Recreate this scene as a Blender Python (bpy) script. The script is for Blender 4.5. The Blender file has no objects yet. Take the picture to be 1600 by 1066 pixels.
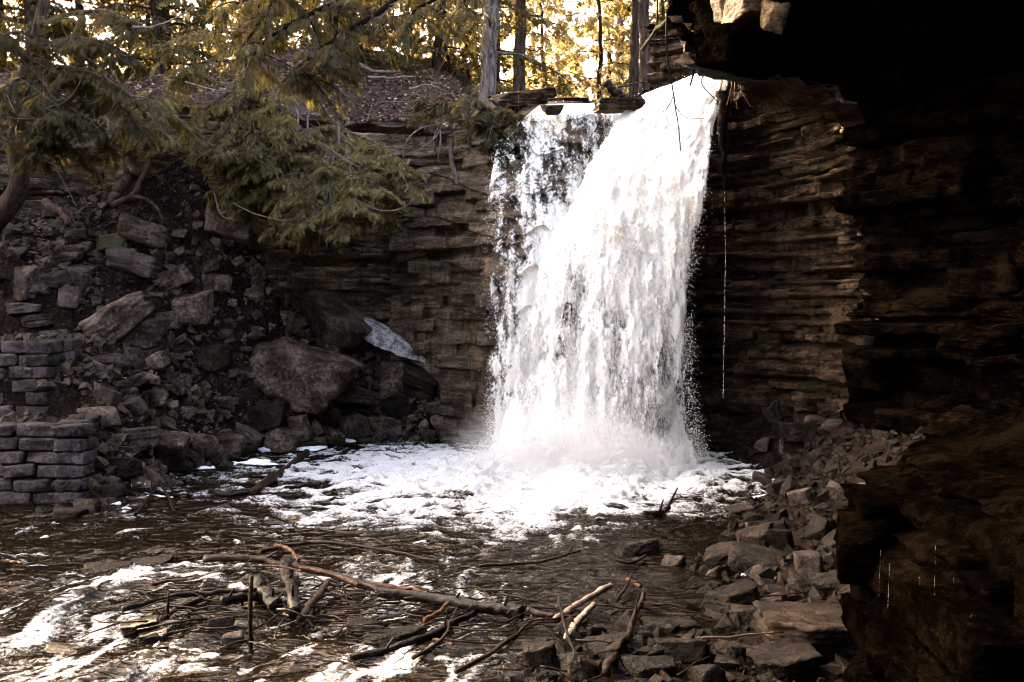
import bpy, bmesh, math, random
import numpy as np
from mathutils import Vector, Matrix, Euler

random.seed(7); rng = np.random.default_rng(11)
SC = bpy.context.scene
COL = SC.collection

# ---------------------------------------------------------------- camera, sky, sun, exposure
FPX = 1537.0; PITCH = math.radians(1.975); CAMZ = 3.0
cam = bpy.data.cameras.new('camera'); cam.sensor_width = 36; cam.lens = 36 * FPX / 1600
cam.clip_end = 2000; cam.clip_start = 0.05
camo = bpy.data.objects.new('camera', cam); COL.objects.link(camo)
camo.location = (0, 0, CAMZ); camo.rotation_euler = (math.pi / 2 - PITCH, 0, 0)
SC.camera = camo

SUN_EL = math.radians(26)
SUN_DIR = Vector((-0.76 * math.cos(SUN_EL), 0.65 * math.cos(SUN_EL), math.sin(SUN_EL))).normalized()   # towards the sun
world = bpy.data.worlds.new('World'); SC.world = world; world.use_nodes = True
wn = world.node_tree.nodes; wl = world.node_tree.links; wn.clear()
sky = wn.new('ShaderNodeTexSky'); sky.sky_type = 'NISHITA'; sky.sun_disc = False
sky.sun_elevation = SUN_EL; sky.sun_rotation = math.atan2(SUN_DIR.x, SUN_DIR.y)
sky.air_density = 0.55; sky.dust_density = 8.0; sky.ozone_density = 0.0
bg = wn.new('ShaderNodeBackground'); bg.inputs['Strength'].default_value = 0.15
wo = wn.new('ShaderNodeOutputWorld'); wl.new(sky.outputs[0], bg.inputs[0]); wl.new(bg.outputs[0], wo.inputs[0])
sl = bpy.data.lights.new('sun', 'SUN'); sl.energy = 4.0; sl.angle = math.radians(0.5); sl.color = (1.0, 0.80, 0.55)
so = bpy.data.objects.new('sun', sl); COL.objects.link(so)
so.rotation_euler = SUN_DIR.to_track_quat('Z', 'Y').to_euler(); so.location = (-20, 30, 30)

SC.view_settings.view_transform = 'Standard'; SC.view_settings.look = 'None'
SC.view_settings.exposure = 4.45;
try:
    SC.view_settings.use_white_balance = True; SC.view_settings.white_balance_temperature = 7600; SC.view_settings.white_balance_tint = 9
except AttributeError: pass
SC.view_settings.gamma = 1.0
SC.view_settings.use_curve_mapping = False
SC.render.engine = 'CYCLES'
SC.cycles.use_denoising = True; SC.cycles.filter_width = 1.1; SC.cycles.sample_clamp_indirect = 2.0; SC.cycles.use_adaptive_sampling = True; SC.cycles.adaptive_threshold = 0.02
SC.cycles.max_bounces = 4; SC.cycles.diffuse_bounces = 2; SC.cycles.glossy_bounces = 1
SC.cycles.transmission_bounces = 3; SC.cycles.transparent_max_bounces = 10; SC.cycles.volume_bounces = 1
SC.cycles.caustics_reflective = False; SC.cycles.caustics_refractive = False

# ---------------------------------------------------------------- numeric helpers
def P(px, py, d):
    a = (px - 800) / FPX; b = (533 - py) / FPX
    c, s = math.cos(PITCH), math.sin(PITCH)
    return np.array([d * a, d * (c + b * s), CAMZ + d * (-s + b * c)])

def _h(i, j, k, seed):
    i = i.astype(np.uint32); j = j.astype(np.uint32); k = k.astype(np.uint32)
    n = i * np.uint32(374761393) + j * np.uint32(668265263) + k * np.uint32(2246822519) + np.uint32(seed * 3266489 + 17)
    n = (n ^ (n >> np.uint32(13))) * np.uint32(1274126177)
    n = (n ^ (n >> np.uint32(16))) * np.uint32(2654435769)
    return ((n ^ (n >> np.uint32(15))) & np.uint32(0xFFFFFF)).astype(np.float64) / 16777215.0

def vn(p, seed=0):
    p = np.asarray(p, float); f = np.floor(p); t = p - f; t = t * t * t * (t * (t * 6 - 15) + 10)
    i = f.astype(np.int64); x, y, z = i[..., 0], i[..., 1], i[..., 2]; u, v, w = t[..., 0], t[..., 1], t[..., 2]
    r = 0
    for a in (0, 1):
        for b in (0, 1):
            for c in (0, 1):
                r = r + _h(x + a, y + b, z + c, seed) * (u if a else 1 - u) * (v if b else 1 - v) * (w if c else 1 - w)
    return r

def fbm(p, octv=4, seed=0, gain=0.5):
    p = np.asarray(p, float); r = 0; a = 1; t = 0
    for o in range(octv):
        r = r + a * (vn(p * (2.03 ** o) + o * 13.7, seed + o) - 0.5); t += a; a *= gain
    return r / t * 2      # about -1..1

def sstep(a, b, x):
    t = np.clip((x - a) / (b - a), 0, 1); return t * t * (3 - 2 * t)

def poly(pts, n):
    """resample a polyline (k x m) into n points by arc length, lightly smoothed"""
    pts = np.asarray(pts, float)
    l = np.r_[0, np.cumsum(np.linalg.norm(np.diff(pts[:, :min(3, pts.shape[1])], axis=0), axis=1))]
    s = np.linspace(0, l[-1], n)
    return np.stack([np.interp(s, l, pts[:, c]) for c in range(pts.shape[1])], 1)

def smooth_curve(pts, n):
    pts = [np.asarray(p, float) for p in pts]
    if len(pts) == 2: return np.linspace(pts[0], pts[1], n)
    q = [2 * pts[0] - pts[1]] + pts + [2 * pts[-1] - pts[-2]]
    out = []; m = len(pts) - 1
    for t in np.linspace(0, m - 1e-6, n):
        i = int(t); f = t - i; a, b, c, d = q[i], q[i + 1], q[i + 2], q[i + 3]
        out.append(0.5 * ((2 * b) + (c - a) * f + (2 * a - 5 * b + 4 * c - d) * f * f + (3 * b - a - 3 * c + d) * f ** 3))
    return np.array(out)

# ---------------------------------------------------------------- mesh helpers
def fmesh(name, V, F, smooth=True, attrs=None):
    V = np.ascontiguousarray(V, np.float32); F = np.ascontiguousarray(F, np.int32)
    me = bpy.data.meshes.new(name); n, k = F.shape
    me.vertices.add(len(V)); me.vertices.foreach_set('co', V.ravel())
    me.loops.add(n * k); me.loops.foreach_set('vertex_index', F.ravel())
    me.polygons.add(n); me.polygons.foreach_set('loop_start', np.arange(0, n * k, k, dtype=np.int32))
    me.polygons.foreach_set('use_smooth', np.full(n, bool(smooth)))
    for nm, arr in (attrs or {}).items():
        at = me.attributes.new(nm, 'FLOAT', 'POINT'); at.data.foreach_set('value', np.ascontiguousarray(arr, np.float32).ravel())
    me.update(calc_edges=True); me.validate()
    return me

def gridF(nr, nc, flip=False):
    i = np.arange(nr - 1)[:, None] * nc + np.arange(nc - 1)[None, :]; i = i.ravel()
    F = np.stack([i, i + 1, i + nc + 1, i + nc], 1)
    return F[:, ::-1] if flip else F

def tag(o, label=None, cat=None, group=None, kind=None):
    if label: o['label'] = label
    if cat: o['category'] = cat
    if group: o['group'] = group
    if kind: o['kind'] = kind
    return o

def obj(name, me, mat=None, parent=None, loc=None, rot=None, scale=None):
    o = bpy.data.objects.new(name, me); COL.objects.link(o)
    if mat is not None and me is not None and not me.materials: me.materials.append(mat)
    if parent is not None: o.parent = parent
    if loc is not None: o.location = tuple(loc)
    if rot is not None: o.rotation_euler = rot
    if scale is not None: o.scale = tuple(scale)
    return o

def empty(name, loc=(0, 0, 0)):
    o = bpy.data.objects.new(name, None); o.location = tuple(loc); o.empty_display_size = 0.1; COL.objects.link(o); return o

def tubeVF(pts, rad, sides=8, rough=0.0, seed=0, caps=True):
    pts = np.asarray(pts, float); n = len(pts); rad = np.broadcast_to(np.asarray(rad, float), (n,))
    T = np.gradient(pts, axis=0); T /= np.linalg.norm(T, axis=1)[:, None] + 1e-9
    ref = np.array([0.13, 0.2, 1.0]) if abs(T[0, 2]) < 0.9 else np.array([1.0, 0.1, 0])
    A = np.cross(T, ref); A /= np.linalg.norm(A, axis=1)[:, None] + 1e-9
    B = np.cross(T, A)
    an = np.linspace(0, 2 * math.pi, sides, endpoint=False)
    R = rad[:, None] * np.ones(sides)[None]
    if rough:
        q = np.stack([np.cos(an)[None] * 1.7 + 0 * R, np.sin(an)[None] * 1.7 + 0 * R, (np.arange(n) * 0.35)[:, None] + 0 * R], -1)
        R = R * (1 + rough * fbm(q + seed * 3.1, 3, seed))
    V = pts[:, None] + R[..., None] * (np.cos(an)[None, :, None] * A[:, None] + np.sin(an)[None, :, None] * B[:, None])
    V = V.reshape(-1, 3); F = []
    i = np.arange(n - 1)[:, None] * sides; j = np.arange(sides)[None]
    F = np.stack([i + j, i + (j + 1) % sides, i + sides + (j + 1) % sides, i + sides + j], -1).reshape(-1, 4)
    if caps:
        c0 = len(V); V = np.vstack([V, pts[0], pts[-1]])
        e = (n - 1) * sides; jj = np.arange(sides)
        F = np.vstack([F, np.stack([(jj + 1) % sides, jj, np.full(sides, c0), np.full(sides, c0)], 1)[:, [0, 1, 2, 3]],
                       np.stack([e + jj, e + (jj + 1) % sides, np.full(sides, c0 + 1), np.full(sides, c0 + 1)], 1)])
    return V, F

def to_tris(F):
    F = np.asarray(F)
    if F.shape[1] == 3: return F
    T = np.vstack([F[:, [0, 1, 2]], F[:, [0, 2, 3]]])
    return T[(T[:, 0] != T[:, 1]) & (T[:, 1] != T[:, 2]) & (T[:, 0] != T[:, 2])]

def joinVF(parts):
    Vs, Fs, o = [], [], 0
    for V, F in parts:
        Vs.append(V); Fs.append(to_tris(F) + o); o += len(V)
    return np.vstack(Vs), np.vstack(Fs)

def tube(name, pts, rad, mat, parent=None, sides=8, rough=0.12, seed=0):
    V, F = tubeVF(pts, rad, sides, rough, seed)
    return obj(name, fmesh(name, V, to_tris(F)), mat, parent)

def scatterVF(TV, TF, pos, M, sc):
    """template TV/TF placed at pos (n,3) with rotation matrices M (n,3,3) and scale sc (n,) or (n,3)"""
    sc = np.asarray(sc, float); sc = sc[:, None] if sc.ndim == 1 else sc
    X = TV[None] * sc[:, None, :] if sc.shape[1] == 3 else TV[None] * sc[:, None]
    V = np.einsum('nij,nkj->nki', M, X) + pos[:, None]
    n, k = len(pos), len(TV)
    F = TF[None] + (np.arange(n) * k)[:, None, None]
    return V.reshape(-1, 3), F.reshape(-1, TF.shape[1])

def rotmats(n, r=None):
    r = r or rng
    q = r.normal(size=(n, 4)); q /= np.linalg.norm(q, axis=1)[:, None]
    w, x, y, z = q.T
    return np.stack([np.stack([1 - 2 * (y * y + z * z), 2 * (x * y - z * w), 2 * (x * z + y * w)], -1),
                     np.stack([2 * (x * y + z * w), 1 - 2 * (x * x + z * z), 2 * (y * z - x * w)], -1),
                     np.stack([2 * (x * z - y * w), 2 * (y * z + x * w), 1 - 2 * (x * x + y * y)], -1)], 1)

# ---------------------------------------------------------------- materials
MATS = {}
class NT:
    def __init__(s, name):
        s.m = bpy.data.materials.new(name); s.m.use_nodes = True; s.t = s.m.node_tree; s.t.nodes.clear(); MATS[name] = s.m
        s.out = s.n('ShaderNodeOutputMaterial')
    def n(s, k, **kw):
        o = s.t.nodes.new(k)
        for a, b in kw.items(): setattr(o, a, b)
        return o
    def l(s, a, b): s.t.links.new(a, b)
    def setv(s, sock, v):
        if hasattr(v, 'links') or hasattr(v, 'is_linked'): s.l(v, sock)
        else: sock.default_value = v
    def noise(s, scale, detail=4, rough=0.55, vec=None, dist=0.0):
        o = s.n('ShaderNodeTexNoise'); o.inputs['Scale'].default_value = scale; o.inputs['Detail'].default_value = detail
        o.inputs['Roughness'].default_value = rough; o.inputs['Distortion'].default_value = dist
        if vec is not None: s.l(vec, o.inputs['Vector'])
        return o.outputs['Fac']
    def coord(s, scale=(1, 1, 1), world=True):
        if world:
            g = s.n('ShaderNodeNewGeometry').outputs['Position']
        else:
            g = s.n('ShaderNodeTexCoord').outputs['Object']
        mp = s.n('ShaderNodeMapping'); mp.inputs['Scale'].default_value = scale; s.l(g, mp.inputs['Vector'])
        return mp.outputs[0]
    def ramp(s, fac, stops):
        o = s.n('ShaderNodeValToRGB'); e = o.color_ramp.elements
        while len(e) < len(stops): e.new(0.5)
        for k, (p, c) in enumerate(stops):
            e[k].position = p; e[k].color = (*c, 1) if len(c) == 3 else c
        s.l(fac, o.inputs[0]); return o.outputs[0]
    def math(s, op, a, b=None, c=None, clamp=False):
        o = s.n('ShaderNodeMath'); o.operation = op; o.use_clamp = clamp
        for i, v in enumerate((a, b, c)):
            if v is not None: s.setv(o.inputs[i], v)
        return o.outputs[0]
    def mapr(s, v, a, b, c=0.0, d=1.0, smooth=True):
        o = s.n('ShaderNodeMapRange'); o.interpolation_type = 'SMOOTHSTEP' if smooth else 'LINEAR'
        s.l(v, o.inputs[0])
        for i, x in enumerate((a, b, c, d)): o.inputs[i + 1].default_value = x
        return o.outputs[0]
    def mix(s, f, a, b, mode='MIX'):
        o = s.n('ShaderNodeMix', data_type='RGBA', blend_type=mode)
        s.setv(o.inputs[0], f); s.setv(o.inputs[6], a if hasattr(a, 'links') or not isinstance(a, tuple) else (*a, 1)); s.setv(o.inputs[7], b if not isinstance(b, tuple) else (*b, 1))
        return o.outputs[2]
    def bump(s, h, strength=0.5, dist=0.02, normal=None):
        o = s.n('ShaderNodeBump'); o.inputs['Strength'].default_value = strength; o.inputs['Distance'].default_value = dist
        s.l(h, o.inputs['Height'])
        if normal is not None: s.l(normal, o.inputs['Normal'])
        return o.outputs[0]
    def attr(s, name):
        o = s.n('ShaderNodeAttribute'); o.attribute_name = name; return o.outputs['Fac']
    def principled(s, col, rough=0.7, normal=None, spec=0.5, **kw):
        o = s.n('ShaderNodeBsdfPrincipled'); s.setv(o.inputs['Base Color'], col if not isinstance(col, tuple) else (*col, 1))
        s.setv(o.inputs['Roughness'], rough); o.inputs['Specular IOR Level'].default_value = spec
        if normal is not None: s.l(normal, o.inputs['Normal'])
        for k, v in kw.items(): s.setv(o.inputs[k], v)
        return o.outputs[0]
    def mixs(s, f, a, b):
        o = s.n('ShaderNodeMixShader'); s.setv(o.inputs[0], f); s.l(a, o.inputs[1]); s.l(b, o.inputs[2]); return o.outputs[0]
    def done(s, sh): s.l(sh, s.out.inputs['Surface']); return s.m

def rock_mat(name, dark, mid, light, scale=1.0, strat=(1, 1, 1), rough=(0.35, 0.75), moss=0.0, bump=0.8, vary=0.35, spec=0.1, streak=False):
    t = NT(name)
    v = t.coord(strat)
    n1 = t.noise(1.3 * scale, 6, 0.62, v); n2 = t.noise(9 * scale, 6, 0.65, v); n3 = t.noise(45 * scale, 3, 0.6, t.coord())
    f = t.math('ADD', t.math('MULTIPLY', n1, 0.55), t.math('MULTIPLY', n2, 0.45))
    c = t.ramp(f, [(0.40, dark), (0.49, mid), (0.60, light)])
    oi = t.n('ShaderNodeObjectInfo').outputs['Random']
    k = t.mapr(oi, 0, 1, 1 - vary, 1 + vary, False)
    hs = t.n('ShaderNodeHueSaturation'); t.l(c, hs.inputs['Color']); t.l(k, hs.inputs['Value']); c = hs.outputs[0]
    # pale lichen flecks
    sp = t.mapr(n3, 0.62, 0.74)
    c = t.mix(t.math('MULTIPLY', sp, 0.5), c, tuple(min(0.3, 1.6 * q) for q in light))
    if streak:
        st = t.noise(3.0, 4, 0.6, t.coord((2.2, 2.2, 0.18)))
        c = t.mix(t.mapr(st, 0.5, 0.66, 0, 0.7), c, dark)
        st2 = t.noise(2.1, 4, 0.6, t.coord((1.5, 1.5, 0.3)))
        c = t.mix(t.mapr(st2, 0.56, 0.72, 0, 0.5), c, (light[0] * 1.1, light[1] * 0.9, light[2] * 0.65))
    if moss:
        mo = t.noise(1.1, 5, 0.6, t.coord())
        c = t.mix(t.mapr(mo, 0.66 - moss * 0.2, 0.78 - moss * 0.15, 0, 0.75), c, (mid[0] * 0.55, mid[1] * 1.15, mid[2] * 0.4))
    r = t.mapr(n2, 0.3, 0.7, rough[0], rough[1], False)
    b = t.bump(n2, bump, 0.09); b = t.bump(n3, bump * 0.7, 0.025, b)
    return t.done(t.principled(c, r, b, spec))

rock_mat('rock_talus', (0.008, 0.0047, 0.0033), (0.046, 0.0295, 0.0212), (0.160, 0.111, 0.083), 1.6, moss=0.35)
rock_mat('rock_pale', (0.012, 0.008, 0.0068), (0.040, 0.0275, 0.023), (0.105, 0.075, 0.063), 1.6)
rock_mat('rock_brown', (0.0024, 0.0015, 0.0010), (0.0095, 0.0058, 0.0039), (0.034, 0.021, 0.0135), 1.6, rough=(0.25, 0.6))
rock_mat('rock_masonry', (0.012, 0.0085, 0.0083), (0.042, 0.031, 0.030), (0.12, 0.093, 0.09), 2.0, vary=0.5)
rock_mat('rock_cliff', (0.020, 0.0125, 0.0085), (0.088, 0.060, 0.041), (0.27, 0.195, 0.13), 1.0, strat=(1, 1, 4.5), moss=0.45, vary=0.3, streak=True)
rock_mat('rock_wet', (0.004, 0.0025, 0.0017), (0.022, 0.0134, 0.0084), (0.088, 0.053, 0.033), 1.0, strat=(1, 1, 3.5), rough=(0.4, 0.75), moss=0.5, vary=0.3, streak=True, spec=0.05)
rock_mat('rock_shade_black', (0.0002, 0.00013, 0.0001), (0.0006, 0.00038, 0.00026), (0.0025, 0.0016, 0.001), 1.0, strat=(1, 1, 2.0), rough=(0.3, 0.7), vary=0.3, spec=0.0)  # near-black: deep shade beneath the overhang put into the rock colour
rock_mat('rock_shade_dark', (0.0004, 0.00027, 0.0002), (0.0015, 0.001, 0.00065), (0.007, 0.0044, 0.0028), 1.0, strat=(1, 1, 3.0), rough=(0.4, 0.75), vary=0.3, spec=0.0)  # wall rock darkened in colour to stand for overhang shade
rock_mat('rock_sunlit', (0.04, 0.025, 0.014), (0.13, 0.085, 0.048), (0.26, 0.18, 0.105), 1.0, strat=(1, 1, 2.0), vary=0.15)  # paler, warmer tone: sunlight on the overhang nose put into the colour

def soil_mat():
    t = NT('soil'); v = t.coord()
    n1 = t.noise(1.5, 6, 0.65, v); n2 = t.noise(18, 5, 0.7, v)
    f = t.math('ADD', t.math('MULTIPLY', n1, 0.5), t.math('MULTIPLY', n2, 0.5))
    c = t.ramp(f, [(0.42, (0.0035, 0.0023, 0.002)), (0.50, (0.012, 0.0070, 0.0054)), (0.60, (0.042, 0.026, 0.020))])
    return t.done(t.principled(c, 0.85, t.bump(n2, 1.0, 0.10), 0.03))
soil_mat()
def litter_mat():
    t = NT('litter_soil'); v = t.coord()
    n1 = t.noise(1.2, 6, 0.65, v); n2 = t.noise(22, 5, 0.75, v)
    f = t.math('ADD', t.math('MULTIPLY', n1, 0.35), t.math('MULTIPLY', n2, 0.65))
    c = t.ramp(f, [(0.36, (0.010, 0.006, 0.005)), (0.5, (0.040, 0.024, 0.018)), (0.66, (0.10, 0.066, 0.05))])
    return t.done(t.principled(c, 0.85, t.bump(n2, 0.9, 0.05), 0.2))
litter_mat()
def leaf_litter_mat():
    t = NT('dry_leaf'); a = t.attr('tint')
    c = t.ramp(a, [(0, (0.04, 0.018, 0.012)), (0.4, (0.12, 0.062, 0.045)), (0.75, (0.26, 0.16, 0.125)), (1, (0.40, 0.30, 0.25))])
    return t.done(t.principled(c, 0.7, None, 0.3))
leaf_litter_mat()
def foliage_mat(name, a, b, c, trans):
    t = NT(name); k = t.attr('tint')
    col = t.ramp(k, [(0, a), (0.5, b), (1, c)])
    d = t.n('ShaderNodeBsdfDiffuse'); t.l(col, d.inputs[0])
    tr = t.n('ShaderNodeBsdfTranslucent'); t.l(t.mix(0.55, col, trans), tr.inputs[0])
    g = t.n('ShaderNodeBsdfGlossy'); g.inputs['Roughness'].default_value = 0.5; g.inputs[0].default_value = (0.5, 0.5, 0.45, 1)
    s = t.mixs(0.42, d.outputs[0], tr.outputs[0]); s = t.mixs(0.03, s, g.outputs[0])
    return t.done(s)
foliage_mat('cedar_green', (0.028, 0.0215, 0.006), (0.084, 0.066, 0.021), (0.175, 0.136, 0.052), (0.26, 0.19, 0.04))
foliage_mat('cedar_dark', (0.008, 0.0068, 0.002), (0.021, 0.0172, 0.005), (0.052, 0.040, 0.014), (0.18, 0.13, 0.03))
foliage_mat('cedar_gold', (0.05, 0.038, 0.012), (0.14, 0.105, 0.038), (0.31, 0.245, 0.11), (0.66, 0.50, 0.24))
def bark_mat(name, dark, light, rough=0.85, sc=(9, 9, 1.6), wet=False, bands=False):
    t = NT(name); v = t.coord(sc, world=True)
    n1 = t.noise(1.6, 6, 0.65, v); n2 = t.noise(30, 4, 0.6, t.coord())
    c = t.ramp(n1, [(0.36, dark), (0.64, light)])
    if bands:
        b = t.noise(7, 3, 0.7, t.coord((1, 1, 1)))
        c = t.mix(t.mapr(b, 0.60, 0.66), c, (0.03, 0.02, 0.016))
    return t.done(t.principled(c, 0.42 if wet else rough, t.bump(t.math('ADD', n1, t.math('MULTIPLY', n2, 0.3)), 0.7, 0.03), 0.10 if wet else 0.03))
bark_mat('bark_cedar', (0.012, 0.008, 0.006), (0.062, 0.042, 0.032))
bark_mat('bark_pale', (0.03, 0.023, 0.02), (0.17, 0.14, 0.125), bands=True)
bark_mat('bark_grey', (0.02, 0.014, 0.010), (0.075, 0.055, 0.043))
bark_mat('root_wood', (0.018, 0.012, 0.009), (0.075, 0.048, 0.035))
bark_mat('dead_twig', (0.06, 0.043, 0.036), (0.17, 0.13, 0.11))
bark_mat('dark_twig', (0.003, 0.002, 0.0015), (0.012, 0.008, 0.006))
bark_mat('driftwood_dark', (0.003, 0.0018, 0.0015), (0.014, 0.0085, 0.0065), wet=True, sc=(5, 5, 5))
bark_mat('driftwood_brown', (0.006, 0.0032, 0.0019), (0.034, 0.0175, 0.010), wet=True, sc=(5, 5, 5))
bark_mat('driftwood_orange', (0.025, 0.0085, 0.003), (0.11, 0.042, 0.016), wet=True, sc=(5, 5, 5))
bark_mat('birch_stick', (0.16, 0.115, 0.085), (0.38, 0.29, 0.22), bands=True, sc=(3, 3, 3))

def water_mat():
    t = NT('stream_water'); pos = t.coord()
    n_f = t.noise(6.0, 6, 0.68, t.coord((1, 1.3, 1)), 0.9); n_ff = t.noise(24.0, 5, 0.7, pos, 0.6)
    fa = t.attr('foam')
    v = t.math('ADD', fa, t.math('ADD', t.math('MULTIPLY', t.math('SUBTRACT', n_f, 0.5), 1.2), t.math('MULTIPLY', t.math('SUBTRACT', n_ff, 0.5), 1.4)))
    f = t.mapr(v, 0.46, 1.0, 0.0, 0.97)
    b = t.bump(t.noise(4.5, 3, 0.45, t.coord((0.8, 2.0, 1)), 0.8), 0.5, 0.09)
    fr = t.n('ShaderNodeFresnel'); fr.inputs['IOR'].default_value = 1.33; t.l(b, fr.inputs['Normal'])
    tr = t.n('ShaderNodeBsdfTransparent'); tr.inputs[0].default_value = (0.42, 0.33, 0.22, 1)
    gl = t.n('ShaderNodeBsdfGlossy'); gl.inputs['Roughness'].default_value = 0.05; gl.inputs[0].default_value = (0.40, 0.36, 0.33, 1); t.l(b, gl.inputs['Normal'])
    df = t.n('ShaderNodeBsdfDiffuse'); df.inputs[0].default_value = (0.008, 0.0052, 0.003, 1)
    body = t.mixs(0.75, tr.outputs[0], df.outputs[0])
    w = t.mixs(fr.outputs[0], body, gl.outputs[0])
    fb = t.bump(t.math('ADD', n_f, t.math('MULTIPLY', n_ff, 0.5)), 1.0, 0.14)
    fo = t.principled((0.76, 0.765, 0.78), 0.55, fb, 0.3)
    return t.done(t.mixs(f, w, fo))
water_mat()
def fall_mat(name, zs, lo, hi, base=(0.94, 0.91, 0.86)):
    t = NT(name)
    n1 = t.noise(6.0, 5, 0.62, t.coord((1, 1, zs)), 0.5); n2 = t.noise(20.0, 5, 0.68, t.coord((1, 1, zs * 1.3)), 0.4)
    a = t.attr('dens')
    v = t.math('ADD', a, t.math('ADD', t.math('MULTIPLY', t.math('SUBTRACT', n1, 0.5), 1.1), t.math('MULTIPLY', t.math('SUBTRACT', n2, 0.5), 0.95)))
    f = t.mapr(v, lo, hi)
    b = t.bump(t.math('ADD', n1, t.math('MULTIPLY', n2, 0.7)), 0.6, 0.06)
    d = t.n('ShaderNodeBsdfDiffuse'); d.inputs[0].default_value = (*base, 1); t.l(b, d.inputs['Normal'])
    tl = t.n('ShaderNodeBsdfTranslucent'); tl.inputs[0].default_value = (*base, 1)
    s = t.mixs(0.28, d.outputs[0], tl.outputs[0])
    tr = t.n('ShaderNodeBsdfTransparent')
    return t.done(t.mixs(f, tr.outputs[0], s))
fall_mat('white_water', 0.36, 0.32, 0.72)
fall_mat('thin_white_water', 0.5, 0.40, 0.82)
def droplet_mat():
    t = NT('droplet')
    d = t.n('ShaderNodeBsdfDiffuse'); d.inputs[0].default_value = (0.90, 0.865, 0.81, 1)
    tl = t.n('ShaderNodeBsdfTranslucent'); tl.inputs[0].default_value = (0.90, 0.865, 0.81, 1)
    return t.done(t.mixs(0.4, d.outputs[0], tl.outputs[0]))
droplet_mat()
def snow_mat():
    t = NT('old_snow'); n = t.noise(8, 5, 0.65, t.coord()); n2 = t.noise(14, 4, 0.7, t.coord((1, 1, 2)))
    c = t.ramp(n, [(0.40, (0.10, 0.085, 0.085)), (0.58, (0.36, 0.33, 0.335))])
    c = t.mix(t.mapr(n2, 0.54, 0.62), c, (0.03, 0.02, 0.017))
    return t.done(t.principled(c, 0.6, t.bump(n, 0.5, 0.04), 0.3))
snow_mat()
def foam_mat():
    t = NT('foam'); n = t.noise(14, 4, 0.6, t.coord())
    return t.done(t.principled(t.ramp(n, [(0.3, (0.66, 0.65, 0.68)), (0.6, (0.86, 0.86, 0.88))]), 0.6, t.bump(n, 0.5, 0.02), 0.3))
foam_mat()
def mist_mat():
    t = NT('mist'); tc = t.n('ShaderNodeTexCoord').outputs['Object']
    ln = t.n('ShaderNodeVectorMath', operation='LENGTH'); t.l(tc, ln.inputs[0])
    fall = t.mapr(ln.outputs['Value'], 1.0, 0.15, 0.0, 1.0)
    n = t.noise(2.2, 3, 0.6, tc); dn = t.math('MULTIPLY', t.math('MULTIPLY', fall, t.mapr(n, 0.3, 0.7, 0.2, 1.0)), 1.9)
    v = t.n('ShaderNodeVolumePrincipled'); v.inputs['Color'].default_value = (0.95, 0.95, 0.95, 1); t.l(dn, v.inputs['Density'])
    t.l(v.outputs[0], t.out.inputs['Volume']); return t.m
mist_mat()
M = MATS
#@@SETTING
# ---------------------------------------------------------------- ground: stream bed, rubble slope on the left, bank on the right
CP = [P(*c) for c in [
    (100, 800, 14.4), (260, 745, 17.4), (420, 700, 20.4), (560, 682, 22), (740, 655, 23), (300, 600, 19), (150, 600, 17.2), (200, 690, 16.8),
    (450, 560, 21), (600, 560, 23.3), (740, 570, 23.7), (300, 480, 20.5), (430, 450, 22.3), (200, 400, 20.5), (350, 390, 22),
    (150, 345, 21), (330, 225, 21.8), (300, 295, 21.2), (265, 235, 21.7), (385, 330, 21.6), (230, 300, 21.2), (60, 420, 19), (0, 365, 20), (0, 345, 21.5), (120, 500, 19), (350, 680, 19.6), (480, 620, 22.0), (100, 440, 19.4),
    (1150, 700, 21), (1200, 775, 15.8), (1250, 705, 18.3), (1330, 650, 17), (1300, 620, 18.5), (1200, 640, 20.5), (1330, 750, 13.6),
    (1340, 850, 11.6), (1250, 850, 12.5), (1170, 880, 11.6), (1300, 960, 9.7), (1340, 1010, 8.8), (1200, 1000, 8.9), (1130, 830, 13.4)]]
CP += [np.array(c, float) for c in [
    (-9.5, 14.4, -0.1), (-7.6, 14.5, -0.12), (-6.3, 14.9, -0.06), (-6.2, 16.2, 0.35), (-7.2, 15.6, 1.05), (-8.5, 15.6, 1.12), (-8.6, 18.2, 2.42), (-10.5, 17.6, 2.42), (-12, 14.5, 1.6), (-12, 20, 4.5), (-13, 17, 3.6),
    (-5.6, 13.0, -0.2), (-7.6, 12.2, -0.15), (-5, 15, -0.35), (-2.5, 18, -0.5), (0, 18, -0.6), (2, 18, -0.6), (0, 14, -0.5), (2.6, 14.8, -0.25), (-3, 12, -0.4), (0, 11, -0.4),
    (1.8, 11, -0.16), (-5, 9.5, -0.45), (-2, 8.5, -0.42), (0.2, 8.6, -0.17), (1.2, 8.4, -0.06), (2.0, 8.0, -0.05), (-8, 8, -0.4), (-3, 5, -0.5), (1, 5, -0.3), (3.5, 6, 0.1), (3.5, 9.5, 0.4),
    (0, 21.5, -0.2), (3.5, 19.5, -0.2), (6.5, 15, 1.6), (7.5, 11, 1.2), (7, 7, 0.8), (2, 24, 0.2), (-1.5, 25, 1.9), (-6, 25, 4.4), (-11, 24.5, 5.0), (7.5, 20, 1.8), (-10, 5, -0.4), (-13, 9, 0.2), (9, 4, 1), (9, 24, 2)]]
CP = np.array(CP)
def _tps(r2): return 0.5 * r2 * np.log(r2 + 1e-9)
_n = len(CP); _K = _tps(((CP[:, None, :2] - CP[None, :, :2]) ** 2).sum(-1)) + np.eye(_n) * 0.35
_A = np.zeros((_n + 3, _n + 3)); _A[:_n, :_n] = _K; _A[:_n, _n] = 1; _A[:_n, _n + 1:] = CP[:, :2]; _A[_n:, :_n] = _A[:_n, _n:].T
_w = np.linalg.solve(_A, np.r_[CP[:, 2], 0, 0, 0])
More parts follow.
